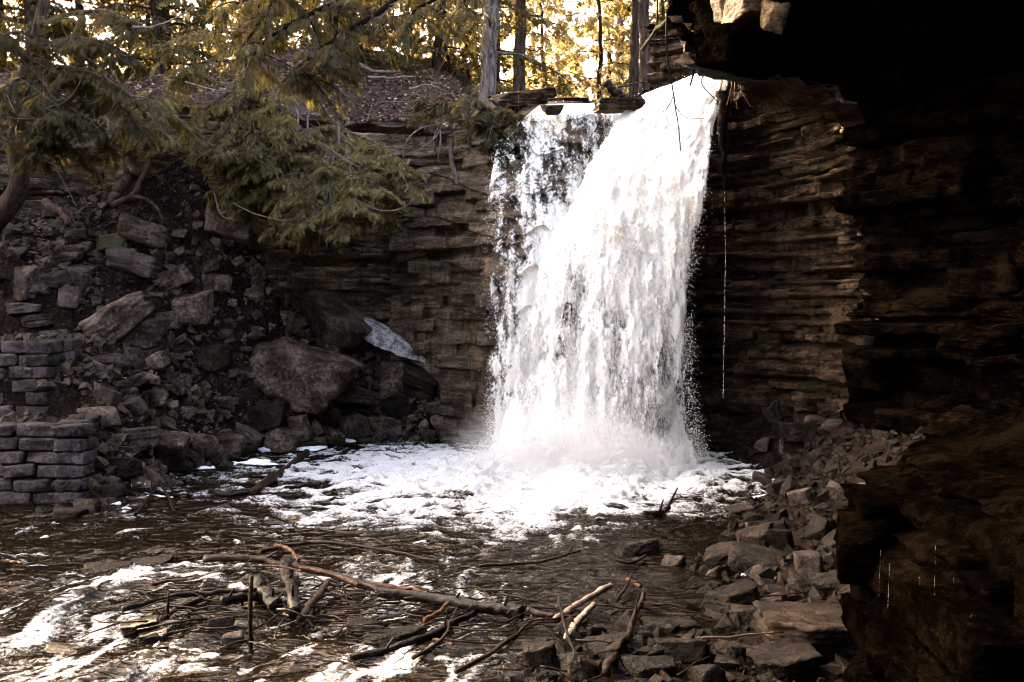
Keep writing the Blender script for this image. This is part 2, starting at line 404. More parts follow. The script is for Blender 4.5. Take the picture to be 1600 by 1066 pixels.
def ground_z(x, y):
    x = np.asarray(x, float); y = np.asarray(y, float); sh = x.shape
    q = np.stack([x.ravel(), y.ravel()], 1); out = np.empty(len(q))
    for i in range(0, len(q), 20000):
        c = q[i:i + 20000]
        out[i:i + 20000] = _tps(((c[:, None] - CP[None, :, :2]) ** 2).sum(-1)) @ _w[:_n] + _w[_n] + c @ _w[_n + 1:]
    return out.reshape(sh)
_gx = np.linspace(-14, 10, 300); _gy = np.linspace(3, 26, 300)
_GX, _GY = np.meshgrid(_gx, _gy); _GZ = ground_z(_GX, _GY)
_q = np.stack([_GX, _GY, 0 * _GX], -1)
_GZ = _GZ + 0.12 * fbm(_q * 1.1, 4, 3) + 0.09 * fbm(_q * 4.5, 3, 5) * sstep(-0.1, 0.4, _GZ)
_GZ = np.where((_GX < -6.55) & (_GY > 14.95) & (_GY < 16.72), np.minimum(_GZ, 1.08 + 0.03 * fbm(_q * 6, 2, 9)), _GZ)
_GZ = np.where((_GX < -6.4) & (_GY <= 14.95), np.minimum(_GZ, -0.04), _GZ)
_GZ = np.where((_GX < -7.9) & (_GY >= 16.72) & (_GY < 19.3), np.minimum(_GZ, 2.34 + 0.03 * fbm(_q * 6, 2, 9)), _GZ)
def gz(x, y):      # bilinear on the grid
    fx = (np.clip(x, -13.99, 9.99) + 14) / 24 * 299; fy = (np.clip(y, 3.01, 25.99) - 3) / 23 * 299
    i = np.floor(fy).astype(int); j = np.floor(fx).astype(int); u = fx - j; v = fy - i
    i = np.clip(i, 0, 298); j = np.clip(j, 0, 298)
    return _GZ[i, j] * (1 - u) * (1 - v) + _GZ[i, j + 1] * u * (1 - v) + _GZ[i + 1, j] * (1 - u) * v + _GZ[i + 1, j + 1] * u * v
tag(obj('ground', fmesh('ground', np.stack([_GX, _GY, _GZ], -1).reshape(-1, 3), gridF(300, 300)), M['soil']), kind='structure')
V = np.array([[-400, -400, -2.2], [400, -400, -2.2], [400, 400, -2.2], [-400, 400, -2.2]], float)
tag(obj('terrain', fmesh('terrain', V, np.array([[0, 1, 2, 3]])), M['soil']), kind='structure')

def water_z(x, y):
    return -0.018 * np.clip(14.5 - y, 0, 20) - 0.05 * sstep(11.5, 9.5, y) * sstep(0.5, -2.5, x)
def hit(px, py, water=False):
    """where the view through a photo point meets the ground"""
    d = np.arange(6.0, 30, 0.04); pts = np.array([P(px, py, q) for q in d])
    z = gz(pts[:, 0], pts[:, 1])
    if water: z = np.maximum(z, water_z(pts[:, 0], pts[:, 1]))
    k = np.nonzero(pts[:, 2] <= z)[0]
    k = k[0] if len(k) else len(d) - 1
    return pts[k], d[k]

# ---------------------------------------------------------------- unit stones
def rock_mesh(name, seed, level=4, slab=False, rough=0.05):
    r = np.random.default_rng(seed)
    bm = bmesh.new(); bmesh.ops.create_icosphere(bm, subdivisions=level, radius=1)
    D = np.array([v.co[:] for v in bm.verts]); D /= np.linalg.norm(D, axis=1)[:, None]
    F = np.array([[v.index for v in f.verts] for f in bm.faces]); bm.free()
    N, dist = [], []
    ax = np.vstack([np.eye(3), -np.eye(3)]) + r.normal(0, 0.13, (6, 3))
    for a in ax: N.append(a / np.linalg.norm(a)); dist.append(r.uniform(0.72, 0.9))
    for _ in range(7 if not slab else 5):
        a = r.normal(size=3)
        if slab: a[2] *= 0.45
        a /= np.linalg.norm(a); N.append(a); dist.append(r.uniform(0.82, 1.05))
    N = np.array(N); dist = np.array(dist)
    dp = D @ N.T; R = np.where(dp > 0.05, dist[None] / np.maximum(dp, 0.05), 9)
    k = 26.0; rad = -np.log(np.exp(-k * R).sum(1)) / k
    X = D * rad[:, None]
    X = X * (1 + rough * fbm(X * 2.2 + seed, 5, seed, 0.6))[:, None]
    # bedding planes across the sides
    bed = vn(np.stack([X[:, 2] * 7 + seed, X[:, 0] * 0.5, X[:, 1] * 0.5], 1), seed + 3) - 0.5
    X[:, :2] *= (1 + (0.10 if slab else 0.05) * bed)[:, None]
    return fmesh(name, X, F, True)
BLOCKS = [rock_mesh('block_stone', 100 + i) for i in range(10)]
SLABS = [rock_mesh('slab_stone', 200 + i, slab=True) for i in range(8)]
FINE = [rock_mesh('large_stone', 300 + i, 5, slab=i > 3, rough=0.16) for i in range(8)]
def remat(meshes, mat):
    out = []
    for m in meshes:
        c = m.copy(); c.materials.clear(); c.materials.append(M[mat]); out.append(c)
    return out
RB = {m: (remat(BLOCKS, m), remat(SLABS, m), remat(FINE, m)) for m in ('rock_talus', 'rock_pale', 'rock_brown', 'rock_cliff', 'rock_wet', 'rock_shade_black', 'rock_shade_dark', 'rock_sunlit')}

def brick_mesh(name, seed):
    r = np.random.default_rng(seed); bm = bmesh.new(); bmesh.ops.create_cube(bm, size=1)
    bmesh.ops.subdivide_edges(bm, edges=bm.edges[:], cuts=5, use_grid_fill=True)
    X = np.array([v.co[:] for v in bm.verts]); F = np.array([[v.index for v in f.verts] for f in bm.faces]); bm.free()
    lim = 0.5; e = np.abs(X) / lim
    k = 30.0; n = ((e ** k).sum(1)) ** (1 / k); X = X / np.maximum(n, 1e-6)[:, None] * np.maximum(e.max(1), 1e-6)[:, None]
    X = X + 0.10 * np.stack([fbm(X * 2.5 + seed + 7 * c, 3, seed + c) for c in range(3)], 1)
    return fmesh(name, X, F, True)
BRICKS = [brick_mesh('wall_stone', 400 + i) for i in range(8)]
BR = {m: remat(BRICKS, m) for m in ('rock_masonry', 'rock_cliff', 'rock_wet', 'rock_shade_black', 'rock_shade_dark')}

# ---------------------------------------------------------------- cliffs
def cliff(name, mat, A, B, prof, ns, nt, seed, amp=0.22, big=0.35, blocks=0, bmat=None, bz=(0, 9), bs=(0.0, 1.0), lay=(0.05, 0.34), bprot=(0.04, 0.16), side=-1):
    """bedded rock face. A, B: plan paths (same number of points); prof: (share of the way from A to B, height) from foot to top"""
    A = np.asarray(A, float); B = np.asarray(B, float)
    l = np.r_[0, np.cumsum(np.linalg.norm(np.diff(A, axis=0), axis=1))]; L = l[-1]
    s = np.linspace(0, L, ns)
    def pathA(q): return np.stack([np.interp(q, l, A[:, 0]), np.interp(q, l, A[:, 1])], -1)
    def pathB(q): return np.stack([np.interp(q, l, B[:, 0]), np.interp(q, l, B[:, 1])], -1)
    def sm(a, w=9):
        k = np.ones(w) / w; return np.stack([np.convolve(np.pad(a[:, c], w // 2, mode='edge'), k, 'valid') for c in range(2)], 1)
    w = max(3, (ns // 60) | 1)
    a, b = sm(pathA(s), w), sm(pathB(s), w)
    T = np.gradient(a, axis=0); T /= np.linalg.norm(T, axis=1)[:, None]
    Nn = np.stack([T[:, 1], -T[:, 0]], 1) * (-side)           # towards the stream
    Nn = sm(Nn, (ns // 14) | 1); Nn /= np.linalg.norm(Nn, axis=1)[:, None]
    prof = np.asarray(prof, float)
    pl = np.r_[0, np.cumsum(np.linalg.norm(np.diff(prof * np.array([3.0, 1.0]), axis=0), axis=1))]
    t = np.linspace(0, pl[-1], nt); q = np.interp(t, pl, prof[:, 0]); z = np.interp(t, pl, prof[:, 1])
    r = np.random.default_rng(seed)
    zb = [prof[:, 1].min() - 1]
    while zb[-1] < prof[:, 1].max() + 1: zb.append(zb[-1] + r.uniform(*lay) * (1.6 if r.random() < 0.2 else 1))
    zb = np.array(zb); nl = len(zb); wd = r.uniform(0.3, 2.2, nl); of = r.uniform(0, 5, nl); la = r.normal(0, amp * 0.55, nl)
    def disp(S, Z, joint=True):
        Zw = Z + 0.07 * fbm(np.stack([S * 0.30, Z * 0.3, 0 * S], -1), 2, seed) + 0.022 * fbm(np.stack([S * 2.5, Z, 0 * S], -1), 2, seed + 1)
        k = np.clip(np.searchsorted(zb, Zw) - 1, 0, nl - 2)
        Sw = S + 0.10 * fbm(np.stack([S * 1.2, Z * 3, 0 * S + 4], -1), 2, seed + 2)
        cx = (Sw + of[k]) / wd[k]; c = np.floor(cx)
        D = la[k] + amp * (_h(k, c.astype(np.int64), k * 0 + 5, seed) - 0.5) * 1.9
        if joint:
            ez = np.minimum(Zw - zb[k], zb[k + 1] - Zw); ex = np.minimum(cx - c, 1 - (cx - c)) * wd[k]
            D = D - 0.09 * (1 - sstep(0.0, 0.03, ez)) * np.clip(1.2 * fbm(np.stack([S * 1.1, Z * 3, 0 * S + 2], -1), 2, seed + 9) + 0.7, 0, 1) - 0.05 * (1 - sstep(0.0, 0.03, ex)) * (_h(k, c.astype(np.int64), k * 0 + 9, seed) > 0.25)
        D = D + big * fbm(np.stack([S * 0.35, Z * 0.45, 0 * S + 9], -1), 3, seed + 4) + 0.05 * fbm(np.stack([S * 1.8, Z * 4, 0 * S], -1), 3, seed + 6, 0.5) + 0.05 * fbm(np.stack([S * 9, Z * 9, 0 * S], -1), 3, seed + 16, 0.6) + 0.3 * big * fbm(np.stack([S * 0.9, Z * 1.4, 0 * S + 3], -1), 3, seed + 7)
        return D, k, c
    S, Zg = np.meshgrid(s, z)
    D, _, _ = disp(S, Zg)
    XY = a[None] * (1 - q)[:, None, None] + b[None] * q[:, None, None] + Nn[None] * D[..., None]
    Zo = Zg + 0.0 * S
    roof = np.abs(np.gradient(q) / (np.abs(np.gradient(q)) + np.abs(np.gradient(z)) + 1e-9))
    Zo = Zo + (0.22 * fbm(np.stack([XY[..., 0] * 0.9, XY[..., 1] * 0.9, 0 * S], -1), 4, seed + 8)) * (roof ** 2)[:, None]
    o = tag(obj(name, fmesh(name, np.concatenate([XY, Zo[..., None]], -1).reshape(-1, 3), gridF(nt, ns, side > 0)), M[mat]), kind='structure')
    n = 0; tries = 0; seen = set()
    while n < blocks and tries < blocks * 12:
        tries += 1
        zz = r.uniform(*bz); k = int(np.clip(np.searchsorted(zb, zz) - 1, 0, nl - 2)); ss = r.uniform(*bs) * L
        c = int(math.floor((ss + of[k]) / wd[k]))
        if (k, c) in seen: continue
        seen.add((k, c))
        s0 = c * wd[k] - of[k]; wdt = min(wd[k], r.uniform(0.35, 1.3)); sc_ = s0 + wd[k] / 2 + r.uniform(-0.5, 0.5) * (wd[k] - wdt); zc = (zb[k] + zb[k + 1]) / 2; th = zb[k + 1] - zb[k]
        if not (0.2 < sc_ < L - 0.2) or not (prof[0, 1] < zc < prof[:, 1].max()): continue
        i = int(sc_ / L * (ns - 1)); j = int(np.argmin(np.abs(z - zc)))
        d0, _, _ = disp(np.array([[sc_]]), np.array([[zc]]), False)
        base = a[i] * (1 - q[j]) + b[i] * q[j]; dep = r.uniform(0.35, 0.6)
        pos = base + Nn[i] * (float(d0[0, 0]) + r.uniform(*bprot) - dep / 2)
        yaw = math.atan2(T[i, 1], T[i, 0]) + r.normal(0, 0.07)
        mesh = BR[bmat][r.integers(8)] if r.random() < 0.12 else RB[bmat][1][r.integers(8)]
        sx = (wdt * 0.97, dep, th * 0.95) if mesh in BR[bmat] else (wdt * 0.62, dep * 0.6, max(th, 0.09) * r.uniform(0.55, 0.8))
        obj('rock_block', mesh, None, o, (pos[0], pos[1], zc), (r.normal(0, 0.06), r.normal(0, 0.05), yaw + r.normal(0, 0.15)), sx)
        n += 1
    return o

BACK = [(-16, 19.5), (-12.5, 21.8), (-9.6, 23.3), (-8.3, 22.6), (-7.2, 22.2), (-5.75, 21.9), (-5.4, 22.1), (-5.15, 23.4), (-4.2, 23.9), (-2.2, 24.0), (-0.6, 23.6), (0.2, 22.6), (1.5, 22.2), (3.6, 22.2), (5, 22.5)]
BACKT = [(x + (0.15 if i > 6 else 0.25), y - 0.35 - (1.3 if i in (1, 2, 3) else 0)) for i, (x, y) in enumerate(BACK)]
cliff_back = cliff('cliff_behind_falls', 'rock_cliff', BACK, BACKT, [(0, -0.4), (0, 1.5), (0.1, 3.2), (0.15, 4.6), (0.7, 5.6), (1.0, 6.4), (1.0, 7.15)], 560, 330, 5,
                   blocks=190, bmat='rock_cliff', bz=(1.4, 7.0), bs=(0.30, 0.80))
RW = [(2.9, 21.7), (4.1, 21.0), (5.2, 19.9), (6.0, 18.4), (6.25, 16.9), (5.65, 15.8), (6.1, 14.6), (6.7, 12.8), (6.5, 10.5), (5.8, 8.5), (5.3, 6), (5.2, 2), (5.2, -6)]
RR = [(3.0, 21.5), (4.0, 20.8), (4.6, 19.6), (4.5, 18.6), (3.5, 17.6), (2.95, 16.3), (3.2, 14.8), (3.2, 13.4), (2.2, 11.3), (0.6, 9.2), (-1.6, 7), (-3.8, 2), (-4.5, -6)]  # nearest roof points reach out unseen over the viewpoint to darken the right
RPROF = [(0, -0.4), (0, 3.0), (0.03, 5.5), (0.10, 6.6), (0.5, 7.05), (1.0, 7.15), (1.03, 7.8), (0.97, 8.7), (0.6, 9.0), (0, 9.1)]
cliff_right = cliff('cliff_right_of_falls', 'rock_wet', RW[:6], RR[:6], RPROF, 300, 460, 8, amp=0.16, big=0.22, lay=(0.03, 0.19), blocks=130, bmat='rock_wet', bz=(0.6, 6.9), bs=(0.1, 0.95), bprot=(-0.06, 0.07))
cliff_over = cliff('cliff_under_overhang', 'rock_shade_dark', RW[5:], RR[5:], RPROF, 420, 420, 9, amp=0.26, big=0.45, blocks=110, bmat='rock_shade_dark', bz=(0.8, 6.6), bs=(0.02, 0.42), bprot=(-0.06, 0.09))
LA = [(6.2, 10.6), (4.4, 9.4), (3.3, 8.5), (2.82, 7.75), (2.66, 6.8), (2.5, 5.4), (2.4, 3.6), (2.4, 1)]
LB = [(x + 3.2, y + 1.0) for x, y in LA]
cliff('dark_rock_ledge', 'rock_shade_black', LA, LB, [(0, -1), (0, 0.6), (0.03, 1.3), (0.06, 1.75), (0.3, 2.0), (1, 2.9)], 300, 200, 12, amp=0.16, big=0.3, blocks=30, bmat='rock_shade_black', bz=(-0.3, 1.6), bs=(0.1, 0.75))  # ledge rock coloured near-black in place of the shade on it

# unseen gorge sides added left of and behind the viewpoint to block light
_ga = np.linspace(math.radians(-14), math.radians(128), 120)
_gh = np.linspace(0, 1, 40); _GA, _GH = np.meshgrid(_ga, _gh)
_gr = 13.5 + 5.5 * _GH + 1.2 * fbm(np.stack([_GA * 4, _GH * 3, 0 * _GA], -1), 4, 51) - 2.5 * np.cos(_GA - 1.2)
_V = np.stack([-_gr * np.cos(_GA), 4 - _gr * np.sin(_GA) * 0.85, -1.5 + 9.5 * _GH ** 0.8 + 0.5 * fbm(np.stack([_GA * 9, _GH * 6, 0 * _GA], -1), 3, 52)], -1)
tag(obj('light_block_bank', fmesh('light_block_bank', _V.reshape(-1, 3), gridF(40, 120)), M['soil']), kind='structure')

# plateau above the cliff: stream level behind the lip, leaf-covered hill on the left
_bx = np.array([p[0] for p in BACKT]); _by = np.array([p[1] for p in BACKT])
def plateau_z(x, y):
    t = y - np.interp(x, _bx, _by)
    hill = sstep(0.5, -2.0, x)
    z = 7.02 + 0.45 * sstep(0.3, -3.0, x) + hill * (2.2 * sstep(0.1, 4.6, t) + 1.9 * sstep(3.5, 11, t)) - 1.3 * sstep(-5.5, -9, x) * sstep(1, 5, t)
    return z + 0.8 * sstep(12, 40, t) + 1.5 * sstep(4.2, 8, x)
_px = np.linspace(-40, 30, 240); _pt = np.r_[np.linspace(0, 8, 120), np.linspace(8.2, 90, 80)]
_PX, _PT = np.meshgrid(_px, _pt); _PY = np.interp(_PX, _bx, _by) - 0.22 + 0.22 * fbm(np.stack([_PX * 1.3, 0 * _PX, 0 * _PX], -1), 3, 45) * (1 - sstep(0, 1.5, _PT)) + _PT
_q = np.stack([_PX, _PY, 0 * _PX], -1)
_PZ = plateau_z(_PX, _PY) + (0.30 * fbm(_q * 0.8, 4, 41) + 0.12 * fbm(_q * 4, 3, 42)) * sstep(0.0, 0.6, _PT) + (0.16 * fbm(_q * 1.7, 3, 44) - 0.15) * (1 - sstep(0.0, 0.5, _PT))
tag(obj('plateau', fmesh('plateau', np.stack([_PX, _PY, _PZ], -1).reshape(-1, 3), gridF(200, 240)), M['litter_soil']), kind='structure')

# ---------------------------------------------------------------- stream water with foam
IMP = np.array([0.95, 17.75])
_wx = np.linspace(-9.5, 6.5, 560); _wy = np.linspace(5.5, 22.4, 600)
WX, WY = np.meshgrid(_wx, _wy)
dx, dy = (WX - IMP[0]) / np.where(WX < IMP[0], 1.02, 1.0), (WY - IMP[1]) / np.where(WY < IMP[1], 0.80, 0.68)
rr = np.hypot(dx, dy)
q3 = lambda sx, sy, k=0: np.stack([WX * sx, WY * sy, 0 * WX + k], -1)
warp = np.stack([WX + 0.5 * fbm(q3(0.7, 0.7), 3, 61), WY + 0.5 * fbm(q3(0.7, 0.7, 3), 3, 62), 0 * WX], -1)
turb = np.clip(1.25 - rr / 4.6, 0, 1)
rap = sstep(12.2, 10.5, WY) * sstep(1.8, -1.5, WX)
fl = np.stack([(warp[..., 0] * 0.90 - warp[..., 1] * 0.44) * 2.3, (warp[..., 0] * 0.44 + warp[..., 1] * 0.90) * 0.5, 0 * WX], -1)   # stretched along the run of the stream
ridge = 1 - np.abs(fbm(fl, 4, 70)) * 2.6
ridge2 = 1 - np.abs(fbm(np.stack([warp[..., 0] * 1.1, warp[..., 1] * 2.0, 0 * WX + 5], -1), 4, 71)) * 2.6
ridge3 = 1 - np.abs(fbm(np.stack([warp[..., 0] * 3.1, warp[..., 1] * 4.6, 0 * WX + 8], -1), 3, 72)) * 2.4
left = sstep(0.5, -2.5, WX) * sstep(-6.8, -4.0, WX) * sstep(12.6, 14.5, WY) * sstep(21.5, 18, WY)
core = 1.35 * sstep(4.4, 1.2, rr + 1.1 * fbm(warp * 0.9, 4, 66) + 0.5 * fbm(warp * 3.0, 3, 67))
ring = 0.80 * sstep(8.2, 3.2, rr) * np.clip(0.45 * ridge2 + 0.55 * ridge3 + 0.25, 0, 1.2) + 0.16 * left * np.clip(ridge2, 0, 1)
thin = 1 - np.abs(fbm(fl * np.array([2.3, 1.5, 1]), 3, 75)) * 3.2
streak = rap * 0.80 * np.clip(0.55 * sstep(0.2, 1.0, ridge) + 0.6 * sstep(0.35, 1.0, thin), 0, 1) * sstep(-0.35, 0.25, fbm(q3(0.45, 0.45, 2), 2, 74) + 0.25) + 0.20 * rap
fleck = sstep(0.35, 0.75, fbm(np.stack([warp[..., 0] * 3.5, warp[..., 1] * 8.5, 0 * WX + 3], -1), 3, 77) + 0.35 * fbm(q3(0.8, 0.8, 6), 2, 78)) * sstep(2.4, 0.6, WX)
sheet = 0.50 * fleck + 0.40 * np.clip(0.8 * ridge2 + 0.3 * ridge3, 0, 1) * sstep(3.2, 1, WX) * sstep(9.5, 12.5, WY)
shore = 0.0
lf = 0.30 + 0.70 * sstep(-5.4, -2.4, WX + 0.6 * fbm(warp * 0.8, 2, 68))
foam = np.clip(core * lf + ring * (0.35 + 0.65 * lf) + streak + sheet, 0, 1.4)
foam *= 1 - 0.75 * sstep(0.6, 2.0, WX) * sstep(14.2, 12.5, WY)
wh = water_z(WX, WY) + 0.045 * fbm(q3(0.7, 1.7), 2, 80) + 0.028 * fbm(np.stack([warp[..., 0] * 1.6, warp[..., 1] * 4.2, 0 * WX], -1), 3, 81, 0.45) + 0.012 * fbm(q3(4.0, 9.0, 2), 2, 86)
wh = wh + turb * (0.20 * fbm(warp * 1.5, 4, 82) + 0.20 * np.abs(fbm(warp * 3.2, 4, 83))) + 0.38 * np.exp(-((WX - 1.2) / 1.5) ** 2 - ((WY - 18.45) / 0.55) ** 2) * (0.75 + 0.5 * fbm(warp * 2.4, 3, 87)) + 0.06 * sstep(3.2, 0.6, rr)
wh = wh + rap * (0.10 * fbm(fl * 0.6, 2, 84) + 0.025 * fbm(fl * 2.0, 3, 85)) + 0.06 * np.clip(foam, 0, 1) * np.clip(ridge3, 0, 1) * (1 - 0.7 * rap)
tag(obj('stream', fmesh('stream', np.stack([WX, WY, wh], -1).reshape(-1, 3), gridF(600, 560), True, {'foam': foam.ravel()}), M['stream_water']), kind='structure')

# ---------------------------------------------------------------- waterfall
fall = tag(empty('waterfall', (1.35, 18.6, 0)), kind='structure')
def fall_sheet(name, Lp, Rp, dep, nu, nv, mat, seed, bulge, rough, dens, tops=0.0):
    """a sheet of falling water between two side lines; dep(u, v) gives its distance"""
    Lp = poly(Lp, nv); Rp = poly(Rp, nv); u = np.linspace(0, 1, nu)
    U, Vv = np.meshgrid(u, np.linspace(0, 1, nv))
    px = Lp[:, 0][:, None] * (1 - U) + Rp[:, 0][:, None] * U; py = Lp[:, 1][:, None] * (1 - U) + Rp[:, 1][:, None] * U
    D = dep(U, Vv) - bulge * np.sin(np.pi * np.clip(U, 0, 1)) * (0.3 + 0.7 * Vv)
    a = (px - 800) / FPX; b = (533 - py) / FPX; c, s_ = math.cos(PITCH), math.sin(PITCH)
    X = np.stack([D * a, D * (c + b * s_), CAMZ + D * (-s_ + b * c)], -1)
    st = np.stack([X[..., 0] * 2.2, X[..., 2] * 0.5, 0 * D + seed], -1)
    X[..., 1] -= rough * (1.3 * fbm(st, 3, seed) + 0.8 * fbm(X * np.array([5, 5, 2.2]), 4, seed + 3))
    dn = dens(U, Vv, X)
    obj_ = obj(name, fmesh(name, X.reshape(-1, 3), gridF(nv, nu), True, {'dens': dn.ravel()}), M[mat], fall)
    obj_.location = -np.array(fall.location)
    return X, dn
mL = [(1008, 146), (985, 160), (960, 192), (910, 262), (862, 350), (826, 425), (800, 520), (780, 620), (742, 724)]
mR = [(1132, 100), (1122, 150), (1112, 205), (1096, 300), (1086, 400), (1080, 500), (1079, 600), (1102, 724)]
def mdep(U, V): return (20.3 - 1.0 * U) * (1 - V) + V * 18.75 - 0.5 * np.sin(np.pi * V) * 0.5
def mden(U, V, X):
    d = 1.14 - 0.34 * sstep(0.15, 0.75, V)
    lf = fbm(np.stack([X[..., 0] * 1.5, X[..., 2] * 0.42, 0 * U + 2], -1), 3, 91)
    d = d + 0.42 * lf * sstep(0.1, 0.45, V)
    for (u0, v0, su, sv, am) in [(0.84, 0.72, 0.10, 0.2, 0.55), (0.93, 0.9, 0.08, 0.08, 0.4), (0.42, 0.44, 0.05, 0.07, 0.5), (0.13, 0.72, 0.12, 0.14, 0.42), (0.3, 0.62, 0.1, 0.12, 0.25), (0.62, 0.62, 0.08, 0.1, 0.15)]:
        d = d - am * np.exp(-((U - u0) / su) ** 2 - ((V - v0) / sv) ** 2)
    e = np.minimum(U, 1 - U); d = d - 0.9 * (1 - sstep(0.0, 0.09, e + 0.05 * lf)) * sstep(0.02, 0.2, V) - 0.35 * (1 - sstep(0, 0.03, e))
    return d + 0.35 * sstep(0.9, 0.98, V)
X1, d1 = fall_sheet('falling_water', mL, mR, mdep, 300, 520, 'white_water', 21, 0.35, 0.12, mden)
X2, d2 = fall_sheet('falling_water', [(x + 8, y) for x, y in mL], [(x - 4, y) for x, y in mR], lambda U, V: mdep(U, V) + 0.38, 160, 300, 'white_water', 33, 0.30, 0.15, lambda U, V, X: mden(1 - U, V, X) - 0.1 + 0.3 * fbm(X * np.array([1.7, 1, 0.8]), 3, 5))
X3, d3 = fall_sheet('falling_water', [(x + 2, y + 10) for x, y in mL], [(x + 13, y + 10) for x, y in mR], lambda U, V: mdep(U, V) - 0.30 * sstep(0, 0.3, V), 160, 300, 'thin_white_water', 47, 0.35, 0.2, lambda U, V, X: mden(U, V, X) - 0.42 + 0.5 * fbm(X * np.array([2.0, 1, 0.7]), 3, 15))
# left cascade tumbling over stepped rock
cL = [(845, 163), (806, 195), (775, 235), (763, 300), (759, 400), (760, 500), (762, 600), (764, 712)]
cR = [(1012, 158), (1000, 200), (960, 270), (920, 360), (890, 440), (870, 540), (860, 620), (860, 712)]
def cdep(U, V):
    d = 21.2 - 1.0 * sstep(0.02, 0.5, V) - 0.5 * V
    st = V * 9 + 0.9 * np.sin(U * 5.1) + 0.5 * np.sin(U * 11 + 1)
    return d - 0.10 * ((st - np.floor(st)) ** 2 - 0.5) * sstep(0.75, 0.5, V)
cden = lambda U, V, X: 0.56 + 0.34 * fbm(np.stack([X[..., 0] * 2.4, X[..., 2] * 0.9, 0 * U], -1), 3, 95) + 0.25 * fbm(np.stack([X[..., 0] * 9, X[..., 2] * 1.6, 0 * U], -1), 3, 96) + 0.25 * (1 - sstep(0.0, 0.10, V)) - 0.35 * (1 - sstep(0, 0.16, U)) * sstep(0.1, 0.5, V) + 0.25 * sstep(0.8, 1, V) + 0.05 * U + 0.55 * sstep(0.22, 0.6, V) * sstep(0.15, 0.75, U)
X4, d4 = fall_sheet('cascade_water', cL, cR, lambda U, V: cdep(U, V) - 0.10, 200, 420, 'thin_white_water', 53, 0.1, 0.07, cden)
# rock under the cascade
def rock_sheet(name, Lp, Rp, dep, nu, nv, mat):
    Lp = poly(Lp, nv); Rp = poly(Rp, nv); U, Vv = np.meshgrid(np.linspace(0, 1, nu), np.linspace(0, 1, nv))
    px = Lp[:, 0][:, None] * (1 - U) + Rp[:, 0][:, None] * U; py = Lp[:, 1][:, None] * (1 - U) + Rp[:, 1][:, None] * U
    D = dep(U, Vv); a = (px - 800) / FPX; b = (533 - py) / FPX; c, s_ = math.cos(PITCH), math.sin(PITCH)
    X = np.stack([D * a, D * (c + b * s_), CAMZ + D * (-s_ + b * c)], -1)
    lay = np.floor(X[..., 2] * 3.7 + 0.12 * fbm(X * 0.6, 2, 3)).astype(np.int64); X[..., 1] += 0.12 * fbm(X * np.array([2.5, 1, 3.5]), 5, 8, 0.6) + 0.5 * (_h(lay, np.floor(X[..., 0] * 1.3 + lay * 0.37).astype(np.int64), lay * 0, 4) - 0.5)
    return tag(obj(name, fmesh(name, X.reshape(-1, 3), gridF(nv, nu)), M[mat]), kind='structure')
rock_sheet('stepped_rock', [(x - 150, y + 2) for x, y in cL], [(1085, y) for _, y in cR], lambda U, V: cdep(U, V) + 0.25 + 3.2 * sstep(0.50, 0.0, U) ** 0.9 + 1.6 * sstep(0.86, 1.0, U), 160, 300, 'rock_cliff')

# spray: single drops torn off the falling sheets and thrown up at the foot
TET = np.array([[1, 1, 1], [-1, -1, 1], [-1, 1, -1], [1, -1, -1]], float) * 0.6; TETF = np.array([[0, 1, 2], [0, 3, 1], [0, 2, 3], [1, 3, 2]])
def drops_from(X, n, bias, spread, up=0.0):
    nv, nu = X.shape[:2]; w = bias(np.linspace(0, 1, nu)[None] + np.zeros((nv, 1)), np.linspace(0, 1, nv)[:, None] + np.zeros((1, nu)), X).ravel().clip(0)
    w = w / w.sum(); k = rng.choice(nv * nu, n, p=w); p = X.reshape(-1, 3)[k] + rng.normal(0, 1, (n, 3)) * spread
    return p
cl = lambda X, s: np.clip(fbm(X * np.array([s, s, s * 0.6]), 3, 123) * 2 + 0.4, 0, 2) ** 2
dp = [drops_from(X1, 26000, lambda U, V, X: cl(X, 3.0) * (0.15 + V), np.array([0.05, 0.22, 0.07])),
      drops_from(X1, 5000, lambda U, V, X: (np.exp(-U / 0.04) + np.exp(-(1 - U) / 0.04)) * (0.12 + V) * cl(X, 2), np.array([0.07, 0.2, 0.12])),
      drops_from(X4, 6000, lambda U, V, X: cl(X, 3) * (0.3 + V) * (0.4 + np.exp(-U / 0.12)), np.array([0.08, 0.2, 0.10]))]
n = 22000; an = rng.uniform(0, 2 * math.pi, n); rad = np.abs(rng.normal(0, 1, n))
dp.append(np.stack([0.85 + rad * 1.25 * np.cos(an), 18.5 + rad * 0.8 * np.sin(an), 0.05 + np.abs(rng.normal(0, 0.22, n)) * np.exp(-rad * 0.5)], 1))
dp = np.vstack(dp); ds = rng.gamma(2.0, 0.0032, len(dp)).clip(0.003, 0.011)
dV, dF = scatterVF(TET, TETF, dp, rotmats(len(dp)), np.stack([ds, ds, ds * 1.5], 1))
o = tag(obj('spray', fmesh('spray', dV, dF, False), M['droplet'], fall), kind='stuff'); o.location = -np.array(fall.location)
